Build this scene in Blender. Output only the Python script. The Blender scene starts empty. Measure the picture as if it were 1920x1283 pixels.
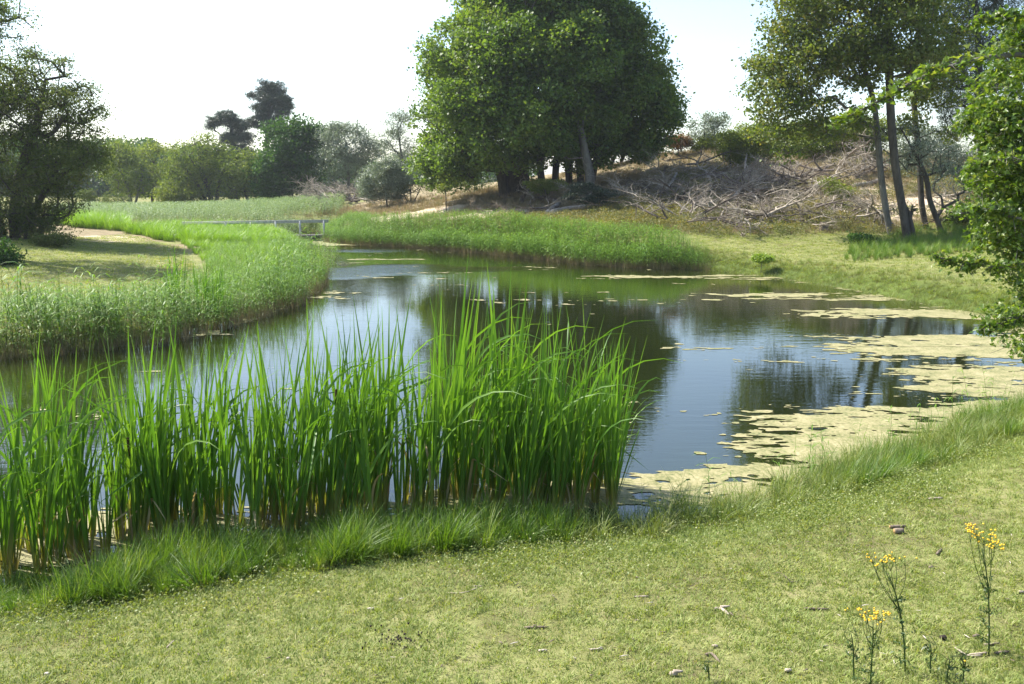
import bpy, math, random
import numpy as np
from mathutils import Vector, Matrix, Euler

random.seed(7)
rng = np.random.default_rng(11)
SC = bpy.context.scene
COL = SC.collection

# ------------------------------------------------------------------ camera, sky, sun, exposure
CAMZ = 3.3
FPX = 1600.0
PITCH = math.atan((641.5 - 340.0) / FPX)
cam_d = bpy.data.cameras.new('camera')
cam_d.lens = FPX / 1920 * 36
cam_d.sensor_width = 36
cam_d.clip_end = 4000
cam = bpy.data.objects.new('camera', cam_d)
COL.objects.link(cam)
cam.location = (0, 0, CAMZ)
cam.rotation_euler = (math.pi / 2 - PITCH, 0, 0)
SC.camera = cam

SUN_EL = math.radians(50)
SUN_AZ = math.radians(-64)            # compass angle from +Y, negative = to the left
S = Vector((math.sin(SUN_AZ) * math.cos(SUN_EL), math.cos(SUN_AZ) * math.cos(SUN_EL), math.sin(SUN_EL)))
world = bpy.data.worlds.new('World')
SC.world = world
world.use_nodes = True
wn = world.node_tree
wn.nodes.clear()
sky = wn.nodes.new('ShaderNodeTexSky')
sky.sky_type = 'NISHITA'
sky.sun_disc = False
sky.sun_elevation = SUN_EL
sky.sun_rotation = SUN_AZ
sky.air_density = 1.0
sky.dust_density = 1.3
sky.ozone_density = 1.0
bg = wn.nodes.new('ShaderNodeBackground')
bg.inputs['Strength'].default_value = 0.13
wo = wn.nodes.new('ShaderNodeOutputWorld')
wn.links.new(sky.outputs[0], bg.inputs[0])
wn.links.new(bg.outputs[0], wo.inputs[0])
sun_d = bpy.data.lights.new('sun', 'SUN')
sun_d.energy = 4.8
sun_d.angle = math.radians(0.53)
sun_d.color = (1.0, 0.95, 0.87)
sun = bpy.data.objects.new('sun', sun_d)
COL.objects.link(sun)
sun.rotation_euler = S.to_track_quat('Z', 'Y').to_euler()
SC.view_settings.view_transform = 'Standard'
SC.view_settings.look = 'None'
SC.view_settings.gamma = 1
SC.view_settings.exposure = 1.27
SC.cycles.max_bounces = 8
SC.cycles.transparent_max_bounces = 8
SC.cycles.transmission_bounces = 4
SC.cycles.use_denoising = True

# ------------------------------------------------------------------ pixel -> place helpers
cp, sp = math.cos(PITCH), math.sin(PITCH)
def ray(px, py):
    u = 641.5 - py
    return np.array([px - 960.0, cp * FPX + sp * u, -sp * FPX + cp * u])
def G(px, py, z=0.0):
    d = ray(px, py); t = (z - CAMZ) / d[2]
    return np.array([0, 0, CAMZ]) + d * t
def D(px, py, Y):
    d = ray(px, py)
    return np.array([0, 0, CAMZ]) + d * (Y / d[1])

# ------------------------------------------------------------------ numpy noise
def _hash(ix, iy, seed):
    h = (ix.astype(np.int64) * 374761393 + iy.astype(np.int64) * 668265263 + seed * 982451653) & 0x7fffffff
    h = ((h ^ (h >> 13)) * 1274126177) & 0x7fffffff
    return ((h ^ (h >> 16)) & 0xffff) / 65535.0
def vnoise(x, y, seed=0):
    ix = np.floor(x); iy = np.floor(y)
    fx = x - ix; fy = y - iy
    fx = fx * fx * (3 - 2 * fx); fy = fy * fy * (3 - 2 * fy)
    a = _hash(ix, iy, seed); b = _hash(ix + 1, iy, seed)
    c = _hash(ix, iy + 1, seed); d = _hash(ix + 1, iy + 1, seed)
    return (a * (1 - fx) + b * fx) * (1 - fy) + (c * (1 - fx) + d * fx) * fy
def fbm(x, y, seed=0, octs=4):
    s = 0; a = 0.5; n = 0
    for o in range(octs):
        s = s + a * vnoise(x * 2 ** o, y * 2 ** o, seed + o * 17); n += a; a *= 0.5
    return s / n
def sst(a, b, x):
    t = np.clip((x - a) / (b - a), 0, 1)
    return t * t * (3 - 2 * t)

# ------------------------------------------------------------------ mesh helpers
def make_mesh(name, V, faces, attrs=None, mat=None, smooth=False):
    """faces: list of (n,k) index arrays; attrs: {name: per-vertex floats}"""
    me = bpy.data.meshes.new(name)
    V = np.asarray(V, dtype=np.float32)
    me.vertices.add(len(V)); me.vertices.foreach_set('co', V.ravel())
    faces = [np.asarray(f, dtype=np.int32) for f in faces if len(f)]
    loops = np.concatenate([f.ravel() for f in faces])
    tot = np.concatenate([np.full(len(f), f.shape[1], np.int32) for f in faces])
    start = np.concatenate([[0], np.cumsum(tot)[:-1]]).astype(np.int32)
    me.loops.add(len(loops)); me.loops.foreach_set('vertex_index', loops)
    me.polygons.add(len(tot)); me.polygons.foreach_set('loop_start', start)
    try: me.polygons.foreach_set('loop_total', tot)
    except Exception: pass
    if attrs:
        for k, v in attrs.items():
            a = me.attributes.new(k, 'FLOAT', 'POINT')
            a.data.foreach_set('value', np.asarray(v, np.float32))
    me.update(calc_edges=True)
    if smooth:
        me.polygons.foreach_set('use_smooth', np.ones(len(tot), bool))
    if mat: me.materials.append(mat)
    return me
def link(name, me, parent=None, loc=None):
    o = bpy.data.objects.new(name, me); COL.objects.link(o)
    if parent is not None: o.parent = parent
    if loc is not None: o.location = loc
    return o
def tag(o, label=None, cat=None, group=None, kind=None):
    if label: o['label'] = label
    if cat: o['category'] = cat
    if group: o['group'] = group
    if kind: o['kind'] = kind
    return o
def empty(name, loc):
    o = bpy.data.objects.new(name, None); COL.objects.link(o); o.location = loc
    o.empty_display_size = 0.2
    return o

def unit(v):
    return v / np.maximum(np.linalg.norm(v, axis=-1, keepdims=True), 1e-9)
def segs_mesh(P0, P1, R0, R1, k=5):
    """independent tapered prisms (vectorised)"""
    P0, P1 = np.asarray(P0), np.asarray(P1)
    R0, R1 = np.asarray(R0), np.asarray(R1)
    n = len(P0)
    d = unit(P1 - P0)
    ref = np.where(np.abs(d[:, 2:3]) > 0.9, np.array([[1.0, 0, 0]]), np.array([[0, 0, 1.0]]))
    a = unit(np.cross(d, ref)); b = np.cross(d, a)
    ang = np.arange(k) * 2 * np.pi / k
    ring = a[:, None, :] * np.cos(ang)[None, :, None] + b[:, None, :] * np.sin(ang)[None, :, None]
    V0 = P0[:, None, :] + ring * R0[:, None, None] - d[:, None, :] * (R0 * 0.3)[:, None, None]
    V1 = P1[:, None, :] + ring * R1[:, None, None] + d[:, None, :] * (R1 * 0.3)[:, None, None]
    V = np.concatenate([V0, V1], axis=1).reshape(-1, 3)
    base = (np.arange(n) * 2 * k)[:, None]
    i = np.arange(k); j = (i + 1) % k
    F = np.stack([base + i, base + j, base + k + j, base + k + i], axis=-1).reshape(-1, 4)
    return V, F
def sweep(pts, radii, k=7, seed=0, rough=0.0, caps=True):
    """one connected tube along a path"""
    pts = np.asarray(pts, float); n = len(pts)
    radii = np.asarray(radii, float) * np.ones(n)
    r_ = np.random.default_rng(seed)
    t = unit(np.gradient(pts, axis=0))
    ref = np.array([1.0, 0, 0]) if abs(t[0][2]) > 0.8 else np.array([0, 0, 1.0])
    V = []
    a = unit(np.cross(t[0], ref))
    ph = r_.random(k) * 2 - 1
    for i in range(n):
        a = unit(a - t[i] * np.dot(a, t[i])); b = np.cross(t[i], a)
        for q in range(k):
            an = 2 * math.pi * q / k
            rr = radii[i] * (1 + rough * ph[q] + rough * 0.5 * (r_.random() * 2 - 1))
            V.append(pts[i] + (a * math.cos(an) + b * math.sin(an)) * rr)
    F = []
    for i in range(n - 1):
        for q in range(k):
            q2 = (q + 1) % k
            F.append([i * k + q, i * k + q2, (i + 1) * k + q2, (i + 1) * k + q])
    faces = [np.array(F)]
    V = np.array(V)
    if caps:
        V = np.vstack([V, pts[0], pts[-1]])
        c0, c1 = n * k, n * k + 1
        T = [[c0, (q + 1) % k, q] for q in range(k)] + [[c1, (n - 1) * k + q, (n - 1) * k + (q + 1) % k] for q in range(k)]
        faces.append(np.array(T))
    return V, faces
def merge(parts):
    """parts: list of (V, [faces...])"""
    Vs, by = [], {}
    off = 0
    for V, fs in parts:
        Vs.append(V)
        for f in fs:
            f = np.asarray(f)
            if len(f): by.setdefault(f.shape[1], []).append(f + off)
        off += len(V)
    return np.vstack(Vs), [np.vstack(v) for v in by.values()]
def smooth_path(pts, n=12):
    pts = np.asarray(pts, float)
    d = np.concatenate([[0], np.cumsum(np.linalg.norm(np.diff(pts, axis=0), axis=1))])
    if len(pts) < 3:
        t = np.linspace(0, d[-1], n)
        return np.stack([np.interp(t, d, pts[:, i]) for i in range(3)], 1)
    # catmull-rom
    P = np.vstack([2 * pts[0] - pts[1], pts, 2 * pts[-1] - pts[-2]])
    out = []
    for t in np.linspace(0, len(pts) - 1 - 1e-6, n):
        i = int(t); f = t - i
        p0, p1, p2, p3 = P[i], P[i + 1], P[i + 2], P[i + 3]
        out.append(0.5 * ((2 * p1) + (-p0 + p2) * f + (2 * p0 - 5 * p1 + 4 * p2 - p3) * f * f + (-p0 + 3 * p1 - 3 * p2 + p3) * f ** 3))
    return np.array(out)

# ------------------------------------------------------------------ materials
def new_mat(name):
    m = bpy.data.materials.new(name); m.use_nodes = True
    nt = m.node_tree; nt.nodes.clear()
    out = nt.nodes.new('ShaderNodeOutputMaterial')
    return m, nt, out
def N(nt, t, **kw):
    n = nt.nodes.new(t)
    for k, v in kw.items():
        if k in n.inputs: n.inputs[k].default_value = v
        else: setattr(n, k, v)
    return n
def c4(c): return (c[0], c[1], c[2], 1)
def ramp(nt, fac, stops):
    r = nt.nodes.new('ShaderNodeValToRGB')
    els = r.color_ramp.elements
    while len(els) < len(stops): els.new(0.5)
    for e, (p, c) in zip(els, stops):
        e.position = p; e.color = c4(c)
    nt.links.new(fac, r.inputs[0])
    return r.outputs[0]
def mixc(nt, fac, a, b, mode='MIX'):
    m = nt.nodes.new('ShaderNodeMix'); m.data_type = 'RGBA'; m.blend_type = mode
    for s, v in ((m.inputs[0], fac), (m.inputs[6], a), (m.inputs[7], b)):
        if isinstance(v, (int, float)): s.default_value = v
        elif isinstance(v, tuple): s.default_value = c4(v)
        else: nt.links.new(v, s)
    return m.outputs[2]
def math_(nt, op, a, b=0.0, c=None, clamp=False):
    m = nt.nodes.new('ShaderNodeMath'); m.operation = op; m.use_clamp = clamp
    for i, v in enumerate((a, b, c)):
        if v is None: continue
        if isinstance(v, (int, float)): m.inputs[i].default_value = v
        else: nt.links.new(v, m.inputs[i])
    return m.outputs[0]
def attr(nt, name):
    a = nt.nodes.new('ShaderNodeAttribute'); a.attribute_name = name
    return a.outputs['Fac']
def noise(nt, vec, scale, detail=4, rough=0.6):
    n = N(nt, 'ShaderNodeTexNoise'); n.inputs['Scale'].default_value = scale
    n.inputs['Detail'].default_value = detail; n.inputs['Roughness'].default_value = rough
    if vec is not None: nt.links.new(vec, n.inputs['Vector'])
    return n.outputs[0]
def objco(nt, scale=None):
    g = nt.nodes.new('ShaderNodeNewGeometry')
    v = g.outputs['Position']
    if scale:
        m = nt.nodes.new('ShaderNodeVectorMath'); m.operation = 'MULTIPLY'
        m.inputs[1].default_value = scale
        nt.links.new(v, m.inputs[0]); v = m.outputs[0]
    return v

def leaf_mat(name, stops, transl=0.35, rough=0.45, inst=False, grad=None, spec=0.5, tcol=(1.5, 1.45, 0.5)):
    """stops: colour ramp over the random tint; grad: (low colour, start, end) from blade base upward"""
    m, nt, out = new_mat(name)
    if inst:
        oi = nt.nodes.new('ShaderNodeObjectInfo')
        t = math_(nt, 'ADD', math_(nt, 'MULTIPLY', oi.outputs['Random'], 0.55), math_(nt, 'MULTIPLY', attr(nt, 'tint'), 0.45))
    else:
        t = attr(nt, 'tint')
    k = len(stops)
    col = ramp(nt, t, [(i / max(1, k - 1), c) for i, c in enumerate(stops)])
    if grad:
        low, s0, s1 = grad
        mr = nt.nodes.new('ShaderNodeMapRange'); mr.interpolation_type = 'SMOOTHSTEP'
        nt.links.new(attr(nt, 'v'), mr.inputs[0])
        mr.inputs[1].default_value = s0; mr.inputs[2].default_value = s1
        col = mixc(nt, mr.outputs[0], low, col)
    p = N(nt, 'ShaderNodeBsdfPrincipled')
    nt.links.new(col, p.inputs['Base Color'])
    p.inputs['Roughness'].default_value = rough
    p.inputs['Specular IOR Level'].default_value = spec
    tr = nt.nodes.new('ShaderNodeBsdfTranslucent')
    tc = mixc(nt, 1.0, col, tcol, 'MULTIPLY')
    nt.links.new(tc, tr.inputs[0])
    mx = nt.nodes.new('ShaderNodeMixShader'); mx.inputs[0].default_value = transl
    nt.links.new(p.outputs[0], mx.inputs[1]); nt.links.new(tr.outputs[0], mx.inputs[2])
    nt.links.new(mx.outputs[0], out.inputs[0])
    return m
def bark_mat(name, c1, c2, scale=8, rough=0.85, stretch=(1, 1, 0.25), bump=0.5):
    m, nt, out = new_mat(name)
    v = objco(nt, stretch)
    n1 = noise(nt, v, scale, 6, 0.7)
    n2 = noise(nt, v, scale * 0.2, 3, 0.5)
    f = math_(nt, 'ADD', math_(nt, 'MULTIPLY', n1, 0.65), math_(nt, 'MULTIPLY', n2, 0.35))
    col = ramp(nt, f, [(0.36, c1), (0.64, c2)])
    p = N(nt, 'ShaderNodeBsdfPrincipled')
    nt.links.new(col, p.inputs['Base Color']); p.inputs['Roughness'].default_value = rough
    p.inputs['Specular IOR Level'].default_value = 0.2
    b = nt.nodes.new('ShaderNodeBump'); b.inputs['Strength'].default_value = bump; b.inputs['Distance'].default_value = 0.02
    nt.links.new(n1, b.inputs['Height']); nt.links.new(b.outputs[0], p.inputs['Normal'])
    nt.links.new(p.outputs[0], out.inputs[0])
    return m

M = {}
M['bark_dark'] = bark_mat('bark_dark', (0.03, 0.026, 0.02), (0.10, 0.088, 0.07))
M['bark_grey'] = bark_mat('bark_grey', (0.06, 0.055, 0.045), (0.19, 0.18, 0.155))
M['deadwood'] = bark_mat('deadwood', (0.13, 0.105, 0.075), (0.50, 0.44, 0.36), 6, stretch=(1, 1, 1))
M['deadwood_brown'] = bark_mat('deadwood_brown', (0.05, 0.038, 0.03), (0.2, 0.165, 0.14), 7, stretch=(1, 1, 1))
M['driftwood'] = bark_mat('driftwood', (0.24, 0.19, 0.14), (0.55, 0.47, 0.39), 40, stretch=(1, 1, 1), bump=0.2)
M['stick_bark'] = bark_mat('stick_bark', (0.07, 0.055, 0.04), (0.25, 0.20, 0.15), 40, stretch=(1, 1, 1), bump=0.3)

M['sycamore'] = leaf_mat('sycamore_leaf', [(0.05, 0.10, 0.018), (0.085, 0.15, 0.024), (0.125, 0.2, 0.032), (0.2, 0.25, 0.05)], 0.44, 0.5, spec=.35)
M['poplar'] = leaf_mat('poplar_leaf', [(0.06, 0.10, 0.018), (0.095, 0.14, 0.025), (0.135, 0.175, 0.035), (0.2, 0.17, 0.06)], 0.45, 0.5, spec=.35)
M['olive'] = leaf_mat('olive_leaf', [(0.04, 0.07, 0.016), (0.065, 0.10, 0.022), (0.095, 0.13, 0.03), (0.13, 0.14, 0.045)], 0.38, 0.6, spec=.25)
M['willow'] = leaf_mat('willow_leaf', [(0.06, 0.10, 0.022), (0.095, 0.145, 0.03), (0.14, 0.19, 0.04), (0.18, 0.22, 0.06)], 0.4, 0.6, spec=.25)
M['darkgreen'] = leaf_mat('darkgreen_leaf', [(0.02, 0.05, 0.012), (0.035, 0.085, 0.018), (0.05, 0.12, 0.022), (0.09, 0.17, 0.03)], 0.35, 0.6, spec=.2)
M['silver'] = leaf_mat('silver_leaf', [(0.09, 0.12, 0.08), (0.15, 0.19, 0.13), (0.23, 0.27, 0.20), (0.32, 0.36, 0.29)], 0.25, 0.55, tcol=(1.1, 1.2, 0.7))
M['pine'] = leaf_mat('pine_needles', [(0.012, 0.028, 0.014), (0.02, 0.042, 0.02), (0.032, 0.06, 0.028), (0.055, 0.08, 0.04)], 0.12, 0.5, tcol=(1.2, 1.3, 0.6))
M['rustbush'] = leaf_mat('rust_leaf', [(0.13, 0.09, 0.03), (0.2, 0.13, 0.05), (0.24, 0.17, 0.07)], 0.3, 0.6, tcol=(1.3, 1, 0.6))
M['haw'] = leaf_mat('hawthorn_leaf', [(0.08, 0.12, 0.022), (0.12, 0.17, 0.03), (0.165, 0.21, 0.04), (0.2, 0.22, 0.06)], 0.42, 0.6, spec=.25)
M['maple'] = leaf_mat('maple_leaf', [(0.05, 0.10, 0.014), (0.085, 0.155, 0.02), (0.125, 0.205, 0.028), (0.2, 0.24, 0.05)], 0.46, 0.4, spec=0.5)
M['limeshrub'] = leaf_mat('lime_leaf', [(0.12, 0.2, 0.02), (0.2, 0.3, 0.03), (0.28, 0.36, 0.05)], 0.35, 0.5)
M['reed'] = leaf_mat('reed_leaf', [(0.05, 0.13, 0.012), (0.10, 0.21, 0.02), (0.16, 0.28, 0.03), (0.24, 0.34, 0.06)], 0.42, 0.5, True, ((0.17, 0.125, 0.06), 0.12, 0.42))
M['reed_pale'] = leaf_mat('reed_pale_leaf', [(0.09, 0.16, 0.05), (0.13, 0.21, 0.075), (0.19, 0.27, 0.11), (0.25, 0.31, 0.16)], 0.35, 0.5, True, ((0.17, 0.14, 0.07), 0.0, 0.3))
M['sedge'] = leaf_mat('sedge_leaf', [(0.11, 0.23, 0.02), (0.15, 0.29, 0.024), (0.2, 0.34, 0.03), (0.22, 0.35, 0.05)], 0.4, 0.45, True, ((0.1, 0.16, 0.03), 0.0, 0.3))
M['rush'] = leaf_mat('rush_leaf', [(0.045, 0.105, 0.01), (0.08, 0.165, 0.016), (0.13, 0.22, 0.026), (0.28, 0.32, 0.09)], 0.4, 0.5, True, ((0.13, 0.12, 0.05), 0.0, 0.25))
M['fringe'] = leaf_mat('fringe_grass', [(0.09, 0.14, 0.025), (0.14, 0.2, 0.035), (0.2, 0.25, 0.06), (0.32, 0.3, 0.13)], 0.35, 0.5, True, ((0.2, 0.17, 0.08), 0.0, 0.3))
M['turf'] = leaf_mat('turf_grass', [(0.10, 0.15, 0.026), (0.19, 0.25, 0.05), (0.27, 0.32, 0.08), (0.42, 0.38, 0.2)], 0.35, 0.6, True)
M['drygrass'] = leaf_mat('dry_grass', [(0.2, 0.15, 0.085), (0.28, 0.21, 0.12), (0.24, 0.21, 0.09), (0.14, 0.16, 0.05)], 0.25, 0.7, True, tcol=(1.2, 1.1, 0.8))
M['herb'] = leaf_mat('herb_leaf', [(0.07, 0.1, 0.03), (0.11, 0.14, 0.04), (0.17, 0.17, 0.05), (0.36, 0.27, 0.04)], 0.3, 0.6, True)
M['cattail'] = leaf_mat('cattail_leaf', [(0.04, 0.115, 0.014), (0.075, 0.175, 0.02), (0.115, 0.235, 0.028), (0.21, 0.33, 0.06)], 0.42, 0.45, True, ((0.34, 0.27, 0.08), 0.03, 0.33), spec=0.4)
M['cattail_dry'] = leaf_mat('cattail_dry_leaf', [(0.35, 0.2, 0.07), (0.42, 0.33, 0.16), (0.5, 0.42, 0.24)], 0.3, 0.6, True, tcol=(1.2, 1.0, 0.6))
M['ragleaf'] = leaf_mat('ragwort_leaf', [(0.025, 0.05, 0.012), (0.045, 0.085, 0.02), (0.07, 0.12, 0.03)], 0.3, 0.5)

def flat_mat(name, c, rough=0.6, spec=0.3, var=0.15, scale=30):
    m, nt, out = new_mat(name)
    n = noise(nt, objco(nt), scale, 4)
    a = tuple(x * (1 - var) for x in c); b = tuple(min(1, x * (1 + var)) for x in c)
    col = ramp(nt, n, [(0.35, a), (0.65, b)])
    p = N(nt, 'ShaderNodeBsdfPrincipled'); nt.links.new(col, p.inputs['Base Color'])
    p.inputs['Roughness'].default_value = rough; p.inputs['Specular IOR Level'].default_value = spec
    bm = nt.nodes.new('ShaderNodeBump'); bm.inputs['Strength'].default_value = 0.3; bm.inputs['Distance'].default_value = 0.003
    nt.links.new(n, bm.inputs['Height']); nt.links.new(bm.outputs[0], p.inputs['Normal'])
    nt.links.new(p.outputs[0], out.inputs[0])
    return m
M['flower'] = flat_mat('ragwort_flower', (0.72, 0.45, 0.03), 0.6)
M['seedhead'] = flat_mat('cattail_seed_head', (0.05, 0.028, 0.014), 0.9)
M['bridgewood'] = flat_mat('bridge_timber', (0.42, 0.42, 0.41), 0.7, var=0.25, scale=9)
M['bridgedark'] = flat_mat('bridge_beam_timber', (0.07, 0.065, 0.06), 0.8, var=0.3, scale=9)
M['dropping'] = flat_mat('dropping', (0.035, 0.026, 0.02), 0.9)
M['logend'] = flat_mat('log_cut_end', (0.42, 0.27, 0.12), 0.8)
M['whitechip'] = flat_mat('bleached_chip', (0.45, 0.40, 0.34), 0.7)

# ------------------------------------------------------------------ terrain function
shore_px = [(0, 1092), (120, 1075), (300, 1030), (520, 1000), (800, 975), (1100, 972), (1250, 962), (1400, 935), (1540, 890),
            (1680, 845), (1800, 800), (1900, 765), (2040, 735), (2130, 690), (2080, 640), (1960, 612), (1850, 594), (1740, 574),
            (1600, 546), (1450, 521), (1320, 506), (1200, 501), (1100, 495), (960, 479), (860, 469), (760, 462), (660, 456),
            (612, 448), (608, 436), (560, 436), (545, 449), (580, 463), (604, 485), (604, 530),
            (570, 570), (430, 612), (330, 640), (200, 656), (0, 676), (-200, 705), (-500, 770), (-800, 860), (-850, 1000), (-500, 1110), (-250, 1115)]
SH = np.array([G(x, y, 0)[:2] for x, y in shore_px])
# keep the channel beyond the bridge short
def shore_sd(X, Y):
    """signed distance to the shore line, negative in the water"""
    X = np.asarray(X, float); Y = np.asarray(Y, float)
    d2 = np.full(X.shape, 1e12); inside = np.zeros(X.shape, bool)
    n = len(SH)
    for i in range(n):
        ax, ay = SH[i]; bx, by = SH[(i + 1) % n]
        ex, ey = bx - ax, by - ay
        t = np.clip(((X - ax) * ex + (Y - ay) * ey) / (ex * ex + ey * ey), 0, 1)
        d2 = np.minimum(d2, (X - ax - t * ex) ** 2 + (Y - ay - t * ey) ** 2)
        c = ((ay > Y) != (by > Y))
        with np.errstate(divide='ignore', invalid='ignore'):
            xi = (bx - ax) * (Y - ay) / (by - ay) + ax
        inside ^= c & (X < xi)
    d = np.sqrt(d2)
    return np.where(inside, -d, d)

CP = [G(0, 1283, .3), G(960, 1283, .36), G(1920, 1283, .4), G(1920, 1000, .42), G(1920, 830, .34), G(1500, 1010, .30),
      G(900, 1150, .28), G(200, 1210, .25), G(2300, 1000, .6), G(-500, 1200, .3)]
CP += [np.array(p) for p in [(-7, 0, 1.6), (0, 0, 1.65), (7, 0, 1.65), (-6, 2.4, .7), (0, 2.4, .75), (6, 2.4, .8), (-12, -5, 1.8), (12, -5, 1.8), (0, -6, 1.8), (14, 6, 1.0), (14, 13, .7), (-16, 4, .6)]]
CP += [G(300, 520, .4), G(0, 540, .45), G(350, 450, .5), G(230, 430, .75), G(100, 424, .95), G(0, 445, 1.0), G(-300, 450, 1.3), G(-600, 500, 1.2), G(-400, 620, .5), G(450, 460, .4)]
CP += [G(110, 392, .55), G(350, 390, .5), G(540, 392, .6), D(620, 384, 75), D(640, 420, 52), D(700, 397, 60), D(820, 352, 75), D(760, 345, 95),
       D(960, 362, 54), D(860, 388, 52), D(800, 418, 47), D(1050, 402, 46), D(1000, 430, 41), D(1120, 336, 58), D(1160, 318, 60), D(1210, 296, 62),
       D(1300, 286, 60), D(1180, 440, 38), D(1300, 446, 37), D(1300, 385, 46.5), D(1400, 287, 58), D(1500, 283, 58), D(1600, 288, 57),
       D(1700, 300, 55), D(1850, 316, 54), D(2050, 310, 54), D(1450, 447, 37), D(1500, 362, 47.5), D(1650, 395, 43), D(1700, 450, 36.5),
       D(1850, 452, 34), D(1700, 505, 27), D(1480, 490, 31), D(1900, 500, 26), D(2100, 520, 24), D(2300, 430, 34), D(1040, 350, 57)]
CP += [np.array(p) for p in [(10, 80, 4.2), (25, 80, 4.2), (40, 75, 4.5), (0, 85, 2.0), (0, 120, 1.5), (40, 120, 2), (-40, 120, .8), (-80, 90, .9), (-90, 50, 1.6), (-60, 30, 1.2),
                             (90, 60, 2.5), (60, 30, 1.5), (-200, 300, 2), (0, 300, 2), (200, 300, 2), (-300, 60, 2), (300, 60, 2), (-10, 48, .5)]]
CP = np.array(CP)
_r = np.sqrt(((CP[:, None, :2] - CP[None, :, :2]) ** 2).sum(-1) + 0.4 ** 2)
_w = np.linalg.solve(_r + np.eye(len(CP)) * 0.02, CP[:, 2])
def land(X, Y):
    z = np.zeros(np.shape(X))
    for (cx, cy, _), w in zip(CP, _w):
        z = z + w * np.sqrt((X - cx) ** 2 + (Y - cy) ** 2 + 0.16)
    far = sst(150, 320, np.hypot(X, Y))
    z = z * (1 - far) + 2.0 * far
    return np.clip(z, 0.16, 7.5)
def hgt(X, Y, sd=None):
    X = np.asarray(X, float); Y = np.asarray(Y, float)
    if sd is None: sd = shore_sd(X, Y)
    L = land(X, Y)
    high = sst(0.9, 2.0, L)
    L = L + (fbm(X * 0.5, Y * 0.5, 3) - 0.5) * (0.08 + 0.55 * high) + (fbm(X * 2.2, Y * 2.2, 5) - 0.5) * (0.05 + 0.12 * high)
    near = sst(40, 15, Y)
    wob = (fbm(X * 1.1, Y * 1.1, 9) - 0.5) * 0.5
    s2 = sd + wob
    up = sst(-0.05, 1.6, s2)
    z = -0.06 + (L + 0.06) * up
    z = np.where(s2 < -0.05, np.maximum(-0.7, -0.06 + (s2 + 0.05) * 0.35), z)
    return z
def h1(x, y):
    return float(hgt(np.array([x]), np.array([y]))[0])
def on(px, py, z0=0.5):
    """point on the terrain that the ray through a pixel meets first"""
    d = ray(px, py)
    ts = np.concatenate([np.linspace(3.8, 60, 500), np.linspace(60, 200, 200)]) / d[1]
    P = np.array([0, 0, CAMZ])[None] + ts[:, None] * d[None]
    h = hgt(P[:, 0], P[:, 1])
    k = np.nonzero(P[:, 2] <= h)[0]
    k = k[0] if len(k) else len(ts) - 1
    p = P[k].copy(); p[2] = h[k]
    return p

rows = [-8.0, -5, -3, -1.5, 0, 1, 2, 3]
y = 3.4
while y < 1800:
    rows.append(y); y += max(0.085, 0.0085 * y) if y < 70 else 0.03 * y
rows = np.array(rows)
NC = 340
u = np.linspace(-1, 1, NC)
wid = 9 + 1.15 * np.maximum(rows, 0)
TX = wid[:, None] * u[None, :]
TY = np.repeat(rows[:, None], NC, 1)
SD = shore_sd(TX, TY)
TZ = hgt(TX, TY, SD)
V = np.stack([TX, TY, TZ], -1).reshape(-1, 3)
nr = len(rows)
ii = (np.arange(nr - 1)[:, None] * NC + np.arange(NC - 1)[None]).ravel()
F = np.stack([ii, ii + 1, ii + NC + 1, ii + NC], 1)
def blob(X, Y, spots):
    m = np.zeros(np.shape(X))
    for px, py, z, rx, ry in spots:
        c = G(px, py, z) if z < 20 else D(px, py, z)
        m = np.maximum(m, sst(1.15, 0.5, np.sqrt(((X - c[0]) / rx) ** 2 + ((Y - c[1]) / ry) ** 2)))
    return m
dry_spots = [(200, 445, .7, 3.6, 5.5), (120, 430, .9, 3, 6), (330, 465, .5, 1.2, 2.5)]
Lnd = land(TX, TY)
dry = np.maximum(blob(TX, TY, dry_spots), sst(0.95, 1.35, Lnd) * sst(38, 42, TY) * sst(-13, -11, TX))
sand = np.maximum(blob(TX, TY, [(1665, 400, 43, 1.6, 3.0), (1740, 390, 43, 2.2, 2.6), (1640, 375, 46, 2, 2), (1800, 400, 42, 2, 2)]),
                  0.75 * blob(TX, TY, [(760, 408, 52, 5.5, 2.0), (690, 408, 53, 4, 1.6), (900, 395, 48, 3.4, 1.6), (180, 450, .7, 2.2, 4)]))
lush = sst(2.2, 0.4, SD)
terr_attrs = dict(dry=dry.ravel(), sand=sand.ravel(), lush=lush.ravel(), wet=sst(0.35, -0.1, SD).ravel())

m, nt, out = new_mat('ground')
pos = objco(nt)
nf = noise(nt, pos, 9.0, 8, 0.75)
nm = noise(nt, pos, 1.3, 5, 0.6)
nb = noise(nt, pos, 45.0, 4, 0.7)
t = math_(nt, 'ADD', math_(nt, 'MULTIPLY', nf, 0.5), math_(nt, 'MULTIPLY', nm, 0.5))
lawn = ramp(nt, t, [(0.36, (0.13, 0.11, 0.06)), (0.45, (0.17, 0.17, 0.065)), (0.54, (0.21, 0.22, 0.08)), (0.66, (0.30, 0.26, 0.14))])
dryc = ramp(nt, t, [(0.34, (0.10, 0.10, 0.045)), (0.44, (0.19, 0.155, 0.085)), (0.54, (0.28, 0.225, 0.14)), (0.66, (0.17, 0.175, 0.075))])
sandc = ramp(nt, nf, [(0.3, (0.42, 0.32, 0.22)), (0.7, (0.62, 0.52, 0.4))])
lushc = ramp(nt, t, [(0.35, (0.045, 0.065, 0.016)), (0.65, (0.11, 0.15, 0.03))])
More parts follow.
